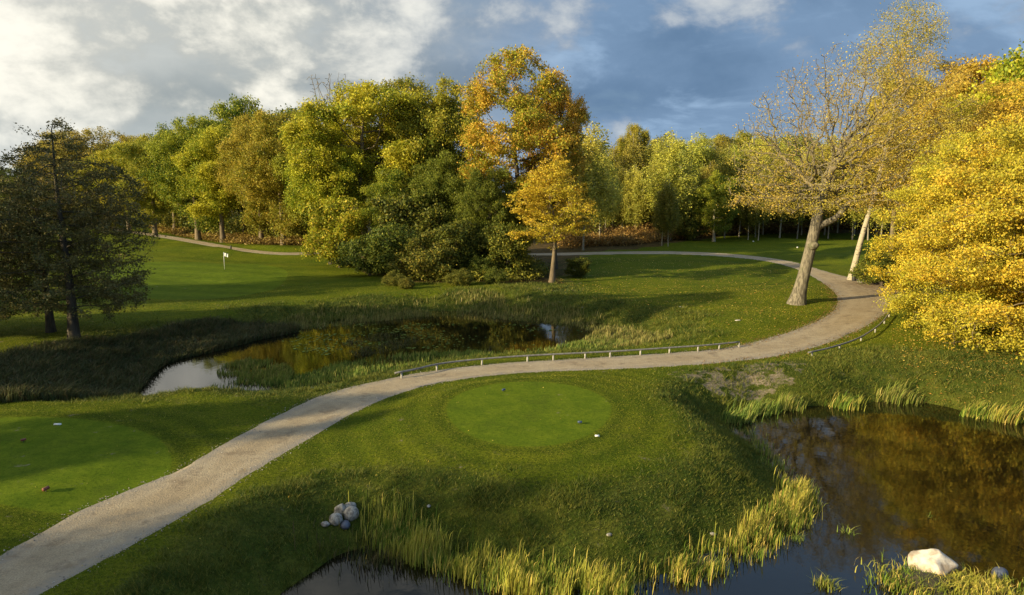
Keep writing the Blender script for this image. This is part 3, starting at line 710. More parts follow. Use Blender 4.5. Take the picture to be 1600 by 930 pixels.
def tree_mesh(P, par, nstem, rtip, expo, stem_r, k=6, seglist=None):
    n = len(P); cnt = np.zeros(n); ch = np.zeros(n, int)
    np.add.at(ch, par[par >= 0], 1)
    cnt[ch == 0] = 1
    for i in range(n - 1, 0, -1): cnt[par[i]] += cnt[i]
    r = rtip * np.maximum(cnt, 1) ** (1 / expo)
    if stem_r is not None: r[:nstem] = np.maximum(r[:nstem] * .0, stem_r)
    for i in range(nstem, n):
        r[i] = min(r[i], r[par[i]] * .92)
    r = np.maximum(r, rtip * .7)
    main = np.full(n, -1); best = np.full(n, -1.0)
    for i in range(1, n):
        p = par[i]
        b_ = cnt[i] + (1e9 if i < nstem else 0)
        if b_ > best[p]: best[p] = b_; main[p] = i
    din = np.zeros((n, 3)); din[1:] = nrm(P[1:] - P[par[1:]]); din[0] = (0, 0, 1)
    dn = din.copy(); hm = main >= 0; dn[hm] += din[main[hm]]; dn = nrm(dn)
    def frame(d):
        ref = np.tile(np.array([.83, .55, .02]), (len(d), 1))
        u_ = nrm(ref - (ref * d).sum(1, keepdims=True) * d); return u_, np.cross(d, u_)
    ang = np.linspace(0, 2 * math.pi, k, endpoint=False)
    def ring(C_, d, r_):
        u_, w_ = frame(d)
        return C_[:, None] + (u_[:, None] * np.cos(ang)[None, :, None] + w_[:, None] * np.sin(ang)[None, :, None]) * np.asarray(r_)[:, None, None]
    rings = ring(P, dn, r)
    kid = np.arange(1, n); side = kid[main[par[kid]] != kid]
    ex = ring(P[par[side]], din[side], r[side] * 1.05)
    V = np.concatenate([rings, ex]).reshape(-1, 3)
    pr = par.copy(); pr[side] = n + np.arange(len(side))
    def faces(cs):
        a_ = pr[cs][:, None] * k; b_ = cs[:, None] * k; j = np.arange(k); j2 = (j + 1) % k
        return np.stack([a_ + j, a_ + j2, b_ + j2, b_ + j], -1).reshape(-1, 4)
    def sub(cs):
        f = faces(cs); u_, inv = np.unique(f, return_inverse=True); return V[u_], inv.reshape(f.shape)
    return sub(np.arange(1, nstem)), sub(np.arange(nstem, n)), r, cnt
def leaf_quads(C_, size, rg, up=.3, aspect=.62, droop=0):
    n = len(C_)
    nr = nrm(rg.normal(size=(n, 3)) + np.array([0, 0, up])); a_ = nrm(np.cross(nr, rg.normal(size=(n, 3))))
    if droop: a_ = nrm(a_ + np.array([0, 0, -droop])); 
    b_ = nrm(np.cross(nr, a_)); s_ = (size * rg.uniform(.6, 1.35, n))[:, None]
    V = np.stack([C_ - a_ * s_ * .5, C_ + b_ * s_ * aspect * .5 + nr * s_ * .08, C_ + a_ * s_ * .55, C_ - b_ * s_ * aspect * .5 + nr * s_ * .08], 1)
    return V.reshape(-1, 3), np.arange(4 * n).reshape(n, 4)
def make_tree(name, stem, stem_r, s0, attr, rg, step=.55, infl=4, kill=.7, iters=90, up=.08, rtip=.018, expo=2.3, k=6,
              nleaf=30000, lsize=.26, lsig=.42, lflat=.8, lup=.3, droop=0, leafthr=4, hang=0, aspect=.62, cap=9000, colscale=3.0, lw=0, jit=.12):
    P, par = grow(stem, s0, attr, step, infl, kill, iters, rg, up, jit, cap=cap)
    (V1, F1), (V2, F2), r, cnt = tree_mesh(P, par, len(stem), rtip, expo, stem_r, k)
    meT = mesh(name + '_trunk', V1, F1, [M['bark']], True); meB = mesh(name + '_branches', V2, F2, [M['bark']], True)
    cand = np.where((cnt <= leafthr) & (np.arange(len(P)) >= len(stem)))[0]
    meL = None
    if nleaf:
        wgt = .3 + (vn(P[cand, 0] * .9, P[cand, 2] * .9 + P[cand, 1] * .7, 3) > .35) * 1.0
        if lw: wgt = wgt * (.34 + 2.6 * ss(0, 9, P[cand, 0] - 1.5) + .9 * ss(13, 9, P[cand, 2]))
        j = rg.choice(cand, nleaf, p=wgt / wgt.sum()); tpar = rg.random(nleaf)[:, None]
        C_ = P[j] * tpar + P[par[j]] * (1 - tpar) + rg.normal(size=(nleaf, 3)) * np.array([lsig, lsig, lsig * lflat])
        if hang: C_[:, 2] -= rg.exponential(hang, nleaf)
        C_[:, 2] = np.maximum(C_[:, 2], .15)
        V, Fq = leaf_quads(C_, lsize, rg, lup, aspect, droop)
        g = .6 * vn(C_[:, 0] / colscale + 9, (C_[:, 1] * .8 + C_[:, 2]) / colscale + 5, 12) + .4 * vn(j * .37, j * .11, 3)
        meL = mesh(name + '_crown', V, Fq, [M['oak_green']], False, {'leaf': ('FACE', np.stack([rg.random(nleaf), g, rg.random(nleaf)], 1))})
    return dict(T=meT, B=meB, L=meL, h=float(P[:, 2].max()))
def plant(model, kindname, x, y, hgt, wsc, rot, leafm, barkm, label, group=None, cat='tree', z=None, branchm=None):
    z = hz(x, y) - .1 if z is None else z
    e = bpy.data.objects.new(kindname, None); COL.objects.link(e); e.location = (x, y, z); e.rotation_euler = (0, 0, rot)
    s_ = hgt / model['h']; e.scale = (s_ * wsc, s_ * wsc, s_); e.empty_display_size = .3
    tag(e, label, cat, group)
    for nm_, me_, mm in (('trunk', model['T'], barkm), ('branches', model['B'], branchm or barkm), ('crown', model['L'], leafm)):
        if me_ is None: continue
        o = bpy.data.objects.new(nm_, me_); COL.objects.link(o); o.parent = e; setmat(o, M[mm])
    return e
def stemline(pts, n):
    P = smooth_open(np.array(pts, float), 2); s_ = np.r_[0, np.cumsum(np.linalg.norm(np.diff(P, axis=0), axis=1))]
    t_ = np.linspace(0, s_[-1], n); return np.stack([np.interp(t_, s_, P[:, i]) for i in range(3)], 1)
def stemrad(n, r0, r1, flare=.5):
    t_ = np.linspace(0, 1, n); return r0 * (1 - t_) + r1 * t_ + r0 * flare * np.exp(-t_ * n * .55)

TR = {}
def rt(seed): return np.random.default_rng(seed)
# dense broadleaf trees, three builds
for nm_, sd, rad, zc, H_, k_ in (('broadA', 11, (7.4, 7.2, 9.6), 11.6, 21.0, 28), ('broadB', 12, (6.4, 6.6, 10.2), 11.8, 22.0, 24), ('broadC', 13, (8.8, 8.4, 9.2), 10.8, 20.0, 32)):
    g = rt(sd); lb = lobes(g, (0, 0, zc), rad, k_, .26, .42, zmin=2.8)
    at_ = blobs(g, lb, 1900, .45)
    st_ = stemline([(0, 0, 0), (.1, .1, 3), (-.2, .2, 8), (.2, 0, 13)], 20)
    TR[nm_] = make_tree(nm_, st_, stemrad(20, .42, .16), 6, at_, g, step=.6, kill=.8, infl=5, nleaf=72000, lsize=.25, lsig=.42, rtip=.02, cap=6000, leafthr=5)
# open broadleaf with visible limbs and sky gaps (orange tree, middle green trees)
for nm_, sd, rad, zc, k_ in (('openA', 21, (8.5, 8.0, 10.5), 16.5, 24), ('openB', 22, (8.0, 8.0, 9.5), 14.5, 22)):
    g = rt(sd); lb = lobes(g, (0, 0, zc), rad, k_, .22, .34, zmin=5)[1:]
    at_ = blobs(g, lb, 2200, .5)
    st_ = stemline([(0, 0, 0), (.2, .1, 4), (-.2, .3, 9), (.3, 0, 15)], 22)
    TR[nm_] = make_tree(nm_, st_, stemrad(22, .5, .2), 8, at_, g, step=.6, kill=.75, infl=5, nleaf=60000, lsize=.25, lsig=.38, rtip=.024, cap=7000, leafthr=5)
# birches
for nm_, sd, rx, lo_ in (('birchA', 31, 3.0, 4), ('birchB', 32, 3.6, 5)):
    g = rt(sd); at_ = blobs(g, [((0, 0, 13), (rx, rx, 6.0)), ((.9, 0, 17), (rx * .65, rx * .65, 3.6)), ((-.9, .6, 15.5), (rx * .6, rx * .6, 4)), ((-.5, .4, 9.5), (rx * 1.15, rx * 1.1, 4.5)), ((1, -.6, 10), (rx, rx, 4))], 1100, .6); at_ = at_[at_[:, 2] > lo_]
    st_ = stemline([(0, 0, 0), (.15, .1, 6), (-.1, .2, 13), (.2, .1, 20)], 34)
    TR[nm_] = make_tree(nm_, st_, stemrad(34, .12, .03, .3), 9, at_, g, step=.5, kill=.7, infl=3, nleaf=19000, lsize=.26, lsig=.28, lflat=1.2, hang=.7, droop=.8, rtip=.012, up=.15, cap=3000, leafthr=6)
# small amber tree by the path
g = rt(41); lb = lobes(g, (0, 0, 7.8), (4.6, 4.4, 5.0), 26, .24, .36, zmin=3.0, flat=.6)
at_ = blobs(g, lb, 1700, .5); at_ = np.r_[at_, blobs(g, [((0, 0, 11), (2.6, 2.6, 2.6))], 260, .6)]
st_ = stemline([(0, 0, 0), (.15, 0, 2), (.3, 0, 4.2), (.2, .1, 7)], 16)
TR['amber'] = make_tree('amber', st_, stemrad(16, .25, .10, .35), 8, at_, g, step=.36, kill=.5, infl=3, nleaf=24000, lsize=.17, lsig=.26, lflat=.35, lup=1.2, rtip=.013, cap=7000, leafthr=3)
# alder: tapered, dark, tiered
g = rt(51); bl = []
for zt in np.linspace(3.2, 13.2, 15):
    rr = 5.5 * (1 - ((zt - 3.0) / 12.8) ** 2.2) + .7
    for q_ in range(5 if zt < 9 else 3):
        a_ = g.uniform(0, 6.28); f_ = g.uniform(.35, .7); bl.append((np.array([math.cos(a_) * rr * f_, math.sin(a_) * rr * f_, zt + g.uniform(-.9, .9)]), np.array([rr * .42, rr * .42, 1.5])))
at_ = blobs(g, bl + [(np.array([0, 0, 8.2]), np.array([4.9, 4.9, 4.4]))] * 6, 2600, .5)
st_ = stemline([(0, 0, 0), (.1, 0, 4), (-.25, .1, 9), (-.1, 0, 13.6)], 30)
TR['alder'] = make_tree('alder', st_, stemrad(30, .33, .03, .35), 5, at_, g, step=.38, kill=.5, infl=3, nleaf=52000, lsize=.13, lsig=.19, lflat=.7, lup=.5, rtip=.014, cap=9000, leafthr=3)
# large spreading oak by the path: leaning stem, bare limbs, thin leaf
g = rt(61)
at_ = blobs(g, [((4.2, 0, 11.5), (10.6, 9.2, 10.8))], 6000, .45); at_ = np.r_[at_, blobs(g, [((-2.2, 0, 9.6), (5, 4, 2.6))], 300, .6)]
at_ = at_[(at_[:, 2] > 7.6 + .10 * np.abs(at_[:, 0] - 2))]; at_ = at_[vn(at_[:, 0] / 2.4 + 3, at_[:, 2] / 2.4 + at_[:, 1] / 3, 4) > .30]
st_ = stemline([(0, 0, 0), (.25, 0, 1.6), (.75, 0, 4.2), (1.15, 0, 6.6), (1.45, 0, 8.8), (1.9, .2, 10.5)], 22)
TR['oak'] = make_tree('oak', st_, stemrad(22, .52, .42, .75), 18, at_, g, step=.5, kill=.6, infl=9, iters=130, nleaf=70000, lsize=.125, lsig=.36, rtip=.022, expo=2.12, jit=.32, lw=1, k=10, cap=19000, leafthr=3, up=.05)
# the low limb that leaves the stem to the right, and its knot, are added on the hero itself
# hedge-like golden trees, foliage to the ground in flat sprays
g = rt(71)
for nm_, sd, H_ in (('goldA', 71, 16.), ('goldB', 72, 15.)):
    g = rt(sd); bl = []
    for zt in np.arange(1.0, H_ + .1, .55):
        rr = 7.2 * math.sin(min(1, (zt + 3.5) / (H_ + 4.8)) * math.pi) ** .55
        for q_ in range(9 if zt < H_ * .7 else 6):
            a_ = g.uniform(0, 6.28); f_ = g.uniform(.45, .86)
            s_ = g.uniform(.16, .3) * rr + .4
            bl.append((np.array([math.cos(a_) * rr * f_, math.sin(a_) * rr * f_, zt + g.uniform(-.3, .3)]), np.array([s_, s_, .62])))
    at_ = blobs(g, bl, 4200, .6)
    st_ = stemline([(0, 0, 0), (.2, 0, 4), (-.25, .1, 9), (-.1, 0, H_ - 2)], 28)
    TR[nm_] = make_tree(nm_, st_, stemrad(28, .36, .05, .35), 2, at_, g, step=.42, kill=.5, infl=3.5, nleaf=150000, lsize=.135, lsig=.32, lflat=.6, lup=.9, rtip=.013, cap=11000, leafthr=3, up=.0)
# tall birch beside the oak: bare leaning stem, crown high up
g = rt(81); at_ = blobs(g, [((3.9, 0, 26), (4.4, 3.8, 5.4)), ((1.5, 0, 24), (3, 2.5, 2.5)), ((5.6, 0, 28), (2.5, 2.5, 3))], 1500, .6); at_ = at_[vn(at_[:, 0] / 1.6, at_[:, 2] / 1.6 + at_[:, 1] / 2, 6) > .33]; at_ = np.r_[at_, blobs(g, [((3, 0, 17), (2.5, 2.5, 4.0))], 400, .6)]
st_ = stemline([(0, 0, 0), (.7, 0, 4.5), (2.0, 0, 10), (3.3, .1, 18), (4.4, .2, 28)], 50)
TR['tallbirch'] = make_tree('tallbirch', st_, stemrad(50, .34, .05, .5), 22, at_, g, step=.45, kill=.6, infl=3, nleaf=17000, lsize=.15, lsig=.35, hang=.5, rtip=.014, cap=4500, leafthr=4, k=8)
# shrubs
for nm_, sd, rad in (('bushA', 91, (3.0, 2.8, 2.2)), ('bushB', 92, (2.4, 2.6, 2.8))):
    g = rt(sd); at_ = blobs(g, lobes(g, (0, 0, rad[2] * .9), rad, 16, .28, .42, zmin=.5), 900, .5); at_ = at_[at_[:, 2] > .15]
    st_ = stemline([(0, 0, 0), (.1, 0, .5), (0, .1, 1.2)], 5)
    TR[nm_] = make_tree(nm_, st_, stemrad(5, .1, .06, .2), 0, at_, g, step=.3, kill=.4, infl=2, nleaf=16000, lsize=.15, lsig=.2, rtip=.01, cap=3000, leafthr=4)
# bare tree
g = rt(95); at_ = blobs(g, lobes(g, (0, 0, 15), (4.5, 4.5, 7), 18, .3, .45), 1500, .6)
st_ = stemline([(0, 0, 0), (.1, .1, 5), (-.1, .2, 10)], 14)
TR['bare'] = make_tree('bare', st_, stemrad(14, .25, .15), 8, at_, g, step=.5, kill=.6, infl=4, nleaf=0, rtip=.022, cap=4500)

def put(model, nm_, px, Y_, top, wsc, rot, lm, bm, label, group=None, cat='tree', branchm=None, base=None):
    x = xat(px, Y_, 8); z0 = hz(x, Y_) - .1; return plant(TR[model], nm_, x, Y_, zat(top, Y_) - z0, wsc, rot, lm, bm, label, group, cat, branchm=branchm)

# heroes -----------------------------------------------------------
p = at(1245, 474); OAKP = p
oak = plant(TR['oak'], 'oak_tree', p[0], p[1], 22.9, 1.0, 0, 'sparse', 'bark', 'spreading oak with leaning pale trunk and thin orange leaf, inside the path bend', None, 'tree', branchm='bark_limb')
# low limb and burr of the oak
def tube(pts, rads, k=10):
    P = np.array(pts, float); n = len(P); d = np.gradient(P, axis=0); d = nrm(d)
    ref = np.tile(np.array([.2, .97, .1]), (n, 1)); u_ = nrm(ref - (ref * d).sum(1, keepdims=True) * d); w_ = np.cross(d, u_)
    a_ = np.linspace(0, 2 * math.pi, k, endpoint=False)
    V = (P[:, None] + (u_[:, None] * np.cos(a_)[None, :, None] + w_[:, None] * np.sin(a_)[None, :, None]) * np.array(rads)[:, None, None]).reshape(-1, 3)
    j = np.arange(k); F_ = np.concatenate([np.stack([i * k + j, i * k + (j + 1) % k, (i + 1) * k + (j + 1) % k, (i + 1) * k + j], 1) for i in range(n - 1)])
    V = np.vstack([V, P[0], P[-1]])
    T_ = np.concatenate([np.stack([(j + 1) % k, j, np.full(k, n * k)], 1), np.stack([(n - 1) * k + j, (n - 1) * k + (j + 1) % k, np.full(k, n * k + 1)], 1)])
    return V, [F_, T_]
V, Fc = tube(smooth_open(np.array([(1.0, 0, 6.6), (1.7, -.1, 7.0), (2.8, -.3, 7.5), (3.6, -.2, 8.6), (4.6, 0, 9.6), (5.2, .2, 11.2)]), 2), np.linspace(.34, .12, 22)[:22] if False else np.interp(np.linspace(0, 1, len(smooth_open(np.zeros((6, 3)), 2))), [0, 1], [.36, .12]))
obj('limb', mesh('oak_limb', V, Fc, [M['bark']], True), oak)
def blob_mesh(rad, seed, rough_=.12, sub=3, flatbot=None, facets=0):
    import bmesh
    bm = bmesh.new(); bmesh.ops.create_icosphere(bm, subdivisions=sub, radius=1)
    V = np.array([v.co[:] for v in bm.verts]); F_ = np.array([[v.index for v in f.verts] for f in bm.faces]); bm.free()
    g = rt(seed)
    if facets:
        for _ in range(facets):
            n_ = nrm(g.normal(size=3)); d_ = g.uniform(.55, .85); s_ = V @ n_
            V = V - np.clip(s_ - d_, 0, None)[:, None] * n_ * .9
    dd = fbm(V[:, 0] * 2 + 9 + V[:, 2], V[:, 1] * 2 + 5 - V[:, 2] * .7, seed, 3) - .5
    V = V * (1 + dd * rough_ * 2)[:, None] * np.array(rad)
    return V, F_
V, F_ = blob_mesh((.42, .42, .36), 5, .3); obj('burr', mesh('oak_burr', V + np.array([.95, -.38, 5.2]), F_, [M['bark']], True), oak)

p = at(1330, 437)
plant(TR['tallbirch'], 'birch_tree', p[0], p[1], 31.0, 1.0, 0, 'birch_gold', 'bark_birch', 'tall birch with white leaning trunk at the path junction, its top above all others', None, 'tree', branchm='bark_pale')
p = at(862, 441)
plant(TR['amber'], 'field_maple', p[0], p[1], 14.0, 1.15, .4, 'yellowsmall', 'bark_mid', 'small amber yellow tree on a thin leaning trunk in the middle of the picture', None, 'tree', branchm='bark_twig')
for px, py, hh_, w_, rot, lb in ((116, 532, 14.8, 1.0, 0, 'dark alder with the tallest pointed top, nearest the left pond'), (80, 521, 11.5, 1.05, 2.1, 'dark alder whose trunk stands just left of the taller alder'), (-30, 528, 12.8, 1.05, 4.0, 'dark alder cut off by the left picture edge')):
    p = at(px, py); plant(TR['alder'], 'alder_tree', p[0], p[1], hh_, w_, rot, 'alder', 'bark_dark', lb, 'dark alders beside the left pond', 'tree')

# golden trees at the right
for mdl, px, Y_, top, w_, rot, lm, lb in (('goldA', 1515, 50, 205, .98, 0, 'yellow', 'golden yellow tree whose left flank overhangs the path apron'), ('goldB', 1655, 42, 120, .95, 1.2, 'yellow', 'golden yellow tree leafy to the ground, nearest the right picture edge'),
        ('goldB', 1790, 46, 80, 1.1, 3.2, 'yellow', 'golden yellow tree mostly beyond the right picture edge'), ('goldA', 1600, 60, 125, 1.05, 2.0, 'oak_gold', 'golden brown tree rising behind the brightest yellow foliage'),):
    put(mdl, 'golden_tree', px, Y_, top, w_, rot, lm, 'bark_mid', lb, 'golden trees at the right side')
put('openB', 'oak_tree', 1480, 78, 92, .95, .5, 'oak_gold', 'bark_mid', 'brown gold oak crown between the spreading oak and the golden trees')
put('openA', 'oak_tree', 1400, 88, 120, .9, 1.5, 'oak_gold', 'bark_mid', 'golden oak behind the white leaning birch trunk')
put('broadB', 'oak_tree', 1640, 66, 42, 1.0, 2.5, 'oak_lime', 'bark_mid', 'fresh green crown showing at the top right corner')
put('bushA', 'shrub', 1375, 74, 395, 1.1, 1, 'bush_olive', 'bark_dark', 'low rusty shrub beside the white birch trunk', 'shrubs at the path junction', 'shrub')
put('bushB', 'shrub', 1412, 76, 385, 1.1, 3, 'bush_olive', 'bark_dark', 'low shrub behind the timber bench at the path junction', 'shrubs at the path junction', 'shrub')

# centre group
put('broadA', 'oak_tree', 515, 96, 190, .85, 3.3, 'oak_lime', 'bark_dark', 'lime green oak hanging over the lawn end, left of the dark thicket')
put('openB', 'oak_tree', 565, 97, 130, 1.2, .3, 'oak_lime', 'bark_mid', 'big lime green oak, left of the open crowned olive oak')
put('openA', 'oak_tree', 628, 104, 122, 1.0, 1.3, 'oak_olive', 'bark_dark', 'olive green oak with sky showing through, between the lime oak and the green oak')
put('broadA', 'oak_tree', 684, 97, 128, .85, 2.3, 'oak_green', 'bark_dark', 'green oak directly left of the tall orange tree')
put('bare', 'bare_tree', 523, 118, 112, .85, 0, 'oak_olive', 'bark_twig', 'leafless twiggy treetop showing above the lime green oak', branchm='bark_twig')
put('openA', 'maple_tree', 806, 86, 76, .98, 4.0, 'orange', 'bark_dark', 'tall orange leaved tree, the highest crown in the centre')
put('openB', 'maple_tree', 868, 90, 128, .62, 2.0, 'orange', 'bark_dark', 'narrow rust orange crown leaning out right of the tall orange tree')
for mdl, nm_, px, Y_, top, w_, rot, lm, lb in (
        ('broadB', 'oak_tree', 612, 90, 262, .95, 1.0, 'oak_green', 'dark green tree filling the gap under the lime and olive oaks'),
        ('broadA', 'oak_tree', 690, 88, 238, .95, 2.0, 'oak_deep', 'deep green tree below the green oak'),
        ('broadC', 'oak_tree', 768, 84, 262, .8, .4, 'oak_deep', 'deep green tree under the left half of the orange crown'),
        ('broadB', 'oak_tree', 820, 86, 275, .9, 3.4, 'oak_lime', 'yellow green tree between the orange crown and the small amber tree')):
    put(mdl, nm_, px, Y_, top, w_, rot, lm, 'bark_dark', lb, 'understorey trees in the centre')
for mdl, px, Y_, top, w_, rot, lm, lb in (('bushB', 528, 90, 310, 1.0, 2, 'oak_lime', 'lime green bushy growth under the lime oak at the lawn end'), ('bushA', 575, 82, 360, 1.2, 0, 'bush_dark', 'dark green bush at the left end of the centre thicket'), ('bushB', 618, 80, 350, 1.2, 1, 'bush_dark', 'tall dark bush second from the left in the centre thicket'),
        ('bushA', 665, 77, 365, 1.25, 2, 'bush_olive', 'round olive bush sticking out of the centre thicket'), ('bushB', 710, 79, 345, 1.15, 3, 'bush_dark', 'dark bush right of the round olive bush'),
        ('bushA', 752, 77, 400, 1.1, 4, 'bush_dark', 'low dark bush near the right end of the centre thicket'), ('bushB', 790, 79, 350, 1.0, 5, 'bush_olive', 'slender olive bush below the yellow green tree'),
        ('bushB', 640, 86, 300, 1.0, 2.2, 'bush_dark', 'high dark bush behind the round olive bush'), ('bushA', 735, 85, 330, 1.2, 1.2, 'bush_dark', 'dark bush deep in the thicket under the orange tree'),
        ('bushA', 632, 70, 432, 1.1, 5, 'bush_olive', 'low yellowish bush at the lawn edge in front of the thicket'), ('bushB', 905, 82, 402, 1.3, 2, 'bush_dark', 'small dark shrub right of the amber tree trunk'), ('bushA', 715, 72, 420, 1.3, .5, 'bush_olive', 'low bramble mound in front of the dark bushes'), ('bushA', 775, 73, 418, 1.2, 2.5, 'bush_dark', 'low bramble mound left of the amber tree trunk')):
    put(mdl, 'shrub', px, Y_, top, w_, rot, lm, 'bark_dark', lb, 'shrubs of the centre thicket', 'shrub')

# row of broadleaf trees along the far left path
row = [('broadC', 150, 205, 204, 1.15, 'hill', 'pale yellow broad treetop showing behind the alder crown'), ('broadC', 215, 215, 212, .8, 'hill', 'pale yellow treetop just right of the alder top'), ('broadA', 95, 220, 216, 1.2, 'hill', 'pale yellow treetop behind the alder, farthest left'),
       ('broadB', 198, 172, 224, .95, 'oak_lime', 'yellow green tree at the far left end of the row along the lawn'),
       ('broadA', 238, 160, 213, .95, 'oak_olive', 'olive tree second from the left in the row'),
       ('broadB', 270, 172, 205, .9, 'oak_green', 'green tree third from the left in the row'),
       ('broadC', 306, 146, 184, .85, 'oak_green', 'dark green tree fourth from the left in the row'),
       ('broadB', 345, 138, 200, .95, 'oak_lime', 'golden flanked tree fifth from the left in the row'),
       ('broadB', 380, 150, 154, .80, 'oak_green', 'tallest narrow green treetop of the row'),
       ('broadA', 405, 130, 182, .80, 'oak_olive', 'olive tree beside the pale trunk in the row'),
       ('broadC', 440, 122, 176, .82, 'oak_olive', 'rust tinged tree at the right end of the row'),
       ('broadB', 490, 116, 176, .75, 'oak_green', 'green tree between the row and the lime green oak'),
       ('broadA', 330, 175, 190, 1.0, 'oak_green', 'green tree behind the golden flanked tree'), ('broadC', 20, 190, 262, 1.0, 'oak_deep', 'dull green tree far behind the alders'), ('broadA', -70, 170, 250, 1.0, 'oak_deep', 'dull green tree beyond the left picture edge')]
row += [('broadA', 275, 190, 215, 1.3, 'oak_deep', 'darker treetop just behind the third tree of the row'), ('broadC', 430, 150, 190, 1.2, 'oak_green', 'green tree behind the rust tinged tree'), ('broadB', 165, 190, 240, 1.3, 'oak_olive', 'olive tree between the alder and the row'), ('broadC', 500, 135, 170, 1.2, 'oak_deep', 'deep green tree behind the lime green oak')]
row = [(a_, b_, c_, d_, e_ * 1.08, f_, g_) for a_, b_, c_, d_, e_, f_, g_ in row]
for i, (mdl, px, Y_, top, w_, lm, lb) in enumerate(row):
    put(mdl, 'broadleaf_tree', px, Y_, top, w_, i * 1.37, lm, 'bark_mid', lb, 'row of trees along the far left lawn')

put('bushA', 'shrub', 612, 72, 424, 1.25, 2.2, 'bush_olive', 'bark_dark', 'small rusty gold shrub at the corner of the lawn before the thicket', 'shrubs of the centre thicket', 'shrub')
# birch wood across the back
g = rt(101)
rows_ = [('front', 150, 925, 1400, 17, (228, 262), ['birch_olive', 'birch_olive', 'birch_lime', 'bush_olive']), ('middle', 163, 915, 1420, 17, (208, 236), ['birch_lime', 'birch_olive', 'birch_lime']), ('back', 178, 905, 1440, 14, (205, 228), ['oak_olive', 'birch_olive', 'oak_green'])]
for rn, Y0, p0, p1, n_, (ta, tb), mats in rows_:
    for i in range(n_):
        px = p0 + (p1 - p0) * (i + .5) / n_ + g.uniform(-8, 8); Y_ = Y0 + g.uniform(-4, 4); top = g.uniform(ta, tb)
        mdl = ['birchA', 'birchB'][g.integers(2)] if rn != 'back' else ['broadB', 'birchB'][g.integers(2)]
        put(mdl, 'birch_tree' if mdl[:5] == 'birch' else 'broadleaf_tree', px, Y_, top, g.uniform(1.15, 1.5) if rn != 'back' else 1.1, g.uniform(0, 6), mats[g.integers(len(mats))], 'bark_pale',
            'tree of the birch wood, %s in its %s row counted from the amber tree' % (ORD[i], rn), 'trees of the birch wood')
put('birchB', 'birch_tree', 912, 118, 192, 1.35, 0, 'birch_lime', 'bark_pale', 'pale lime birch top between the orange tree and the brown treetop', 'trees of the birch wood')
put('birchA', 'birch_tree', 938, 130, 226, 1.3, 1, 'birch_lime', 'bark_pale', 'lower lime birch just right of the palest birch top', 'trees of the birch wood')
put('broadA', 'broadleaf_tree', 1118, 138, 268, .95, 1, 'oak_green', 'bark_pale', 'low green tree at the front edge of the birch wood left of the oak crown', 'trees of the birch wood')
put('bushB', 'shrub', 1078, 140, 330, 1.3, 1, 'bush_olive', 'bark_dark', 'green bush between the young birches and the low green tree', None, 'shrub')
put('openB', 'broadleaf_tree', 986, 168, 194, .55, 0, 'oak_olive', 'bark_pale', 'brown thin crowned treetop standing above the birches', 'trees of the birch wood')
put('birchB', 'birch_tree', 1050, 140, 205, 1.45, 2, 'birch_lime', 'bark_pale', 'brightest lime birch top in the middle of the birch wood', 'trees of the birch wood')
for px, Y_, top in ((1036, 128, 288), (1046, 127, 280), (1188, 140, 262), (1172, 142, 270)):
    put('birchA', 'young_birch', px, Y_, top, 1.0, px, 'bush_olive', 'bark_birch', {1036: 'left stem of the pair of young white birches before the bracken', 1046: 'right stem of the pair of young white birches before the bracken', 1188: 'young white stemmed birch near the oak crown edge, right one', 1172: 'young white stemmed birch near the oak crown edge, left one'}[px], 'young white birches', 'tree')
# low growth under the wood, a mass
def undergrowth(name, mat, q, h0, h1, size, rg, label, per=7, cat='bracken'):
    n = len(q); c_ = np.repeat(q, per, 0) + rg.normal(0, .45, (n * per, 2)); hh_ = np.repeat(rg.uniform(h0, h1, n) * (.5 + vn(q[:, 0] / 4, q[:, 1] / 4, 8)), per) * rg.random(n * per) ** .5
    z = height(c_[:, 0], c_[:, 1]) + hh_
    V, Fq = leaf_quads(np.c_[c_, z], size, rg, .8, .5)
    m_ = len(c_); me = mesh(name, V, Fq, [mat], False, {'leaf': ('FACE', np.stack([rg.random(m_), fbm(c_[:, 0] / 5, c_[:, 1] / 5, 6), rg.random(m_)], 1))})
    obj(name, me, kind='stuff', label=label, cat=cat)
q = region([(870, 392), (905, 387), (1000, 383), (1060, 377), (1150, 367), (1260, 362), (1420, 364), (1420, 358), (1100, 357), (870, 364)], 26000, rg)
undergrowth('bracken', M['bracken'], q, 1.0, 2.3, .38, rg, 'rust brown bracken along the foot of the birch wood')
q = region([(215, 358), (330, 376), (400, 388), (470, 391), (545, 386), (545, 370), (400, 366), (250, 352)], 6000, rg)
undergrowth('bracken', M['bracken'], q, .5, 1.2, .4, rg, 'tan bracken under the row of trees on the far left')
q = region([(560, 412), (600, 436), (660, 442), (780, 445), (850, 438), (860, 420), (800, 408), (600, 400)], 3600, rg)
undergrowth('bramble', M['bush_olive'], q, .4, 1.1, .28, rg, 'olive bramble and bracken at the front of the centre thicket', cat='undergrowth')
q = region([(870, 370), (1200, 362), (1560, 362), (1560, 352), (860, 352)], 9000, rg)
undergrowth('undergrowth', M['bush_dark'], q, 2, 9.0, .7, rg, 'dark shrub layer between the birch trunks', per=9, cat='undergrowth')
q = region([(-100, 356), (215, 356), (330, 371), (480, 384), (560, 384), (560, 362), (300, 350), (-100, 345)], 7000, rg)
undergrowth('undergrowth', M['bush_olive'], q, 1, 5.0, .6, rg, 'shrub layer under the row of trees on the far left', per=9, cat='undergrowth')

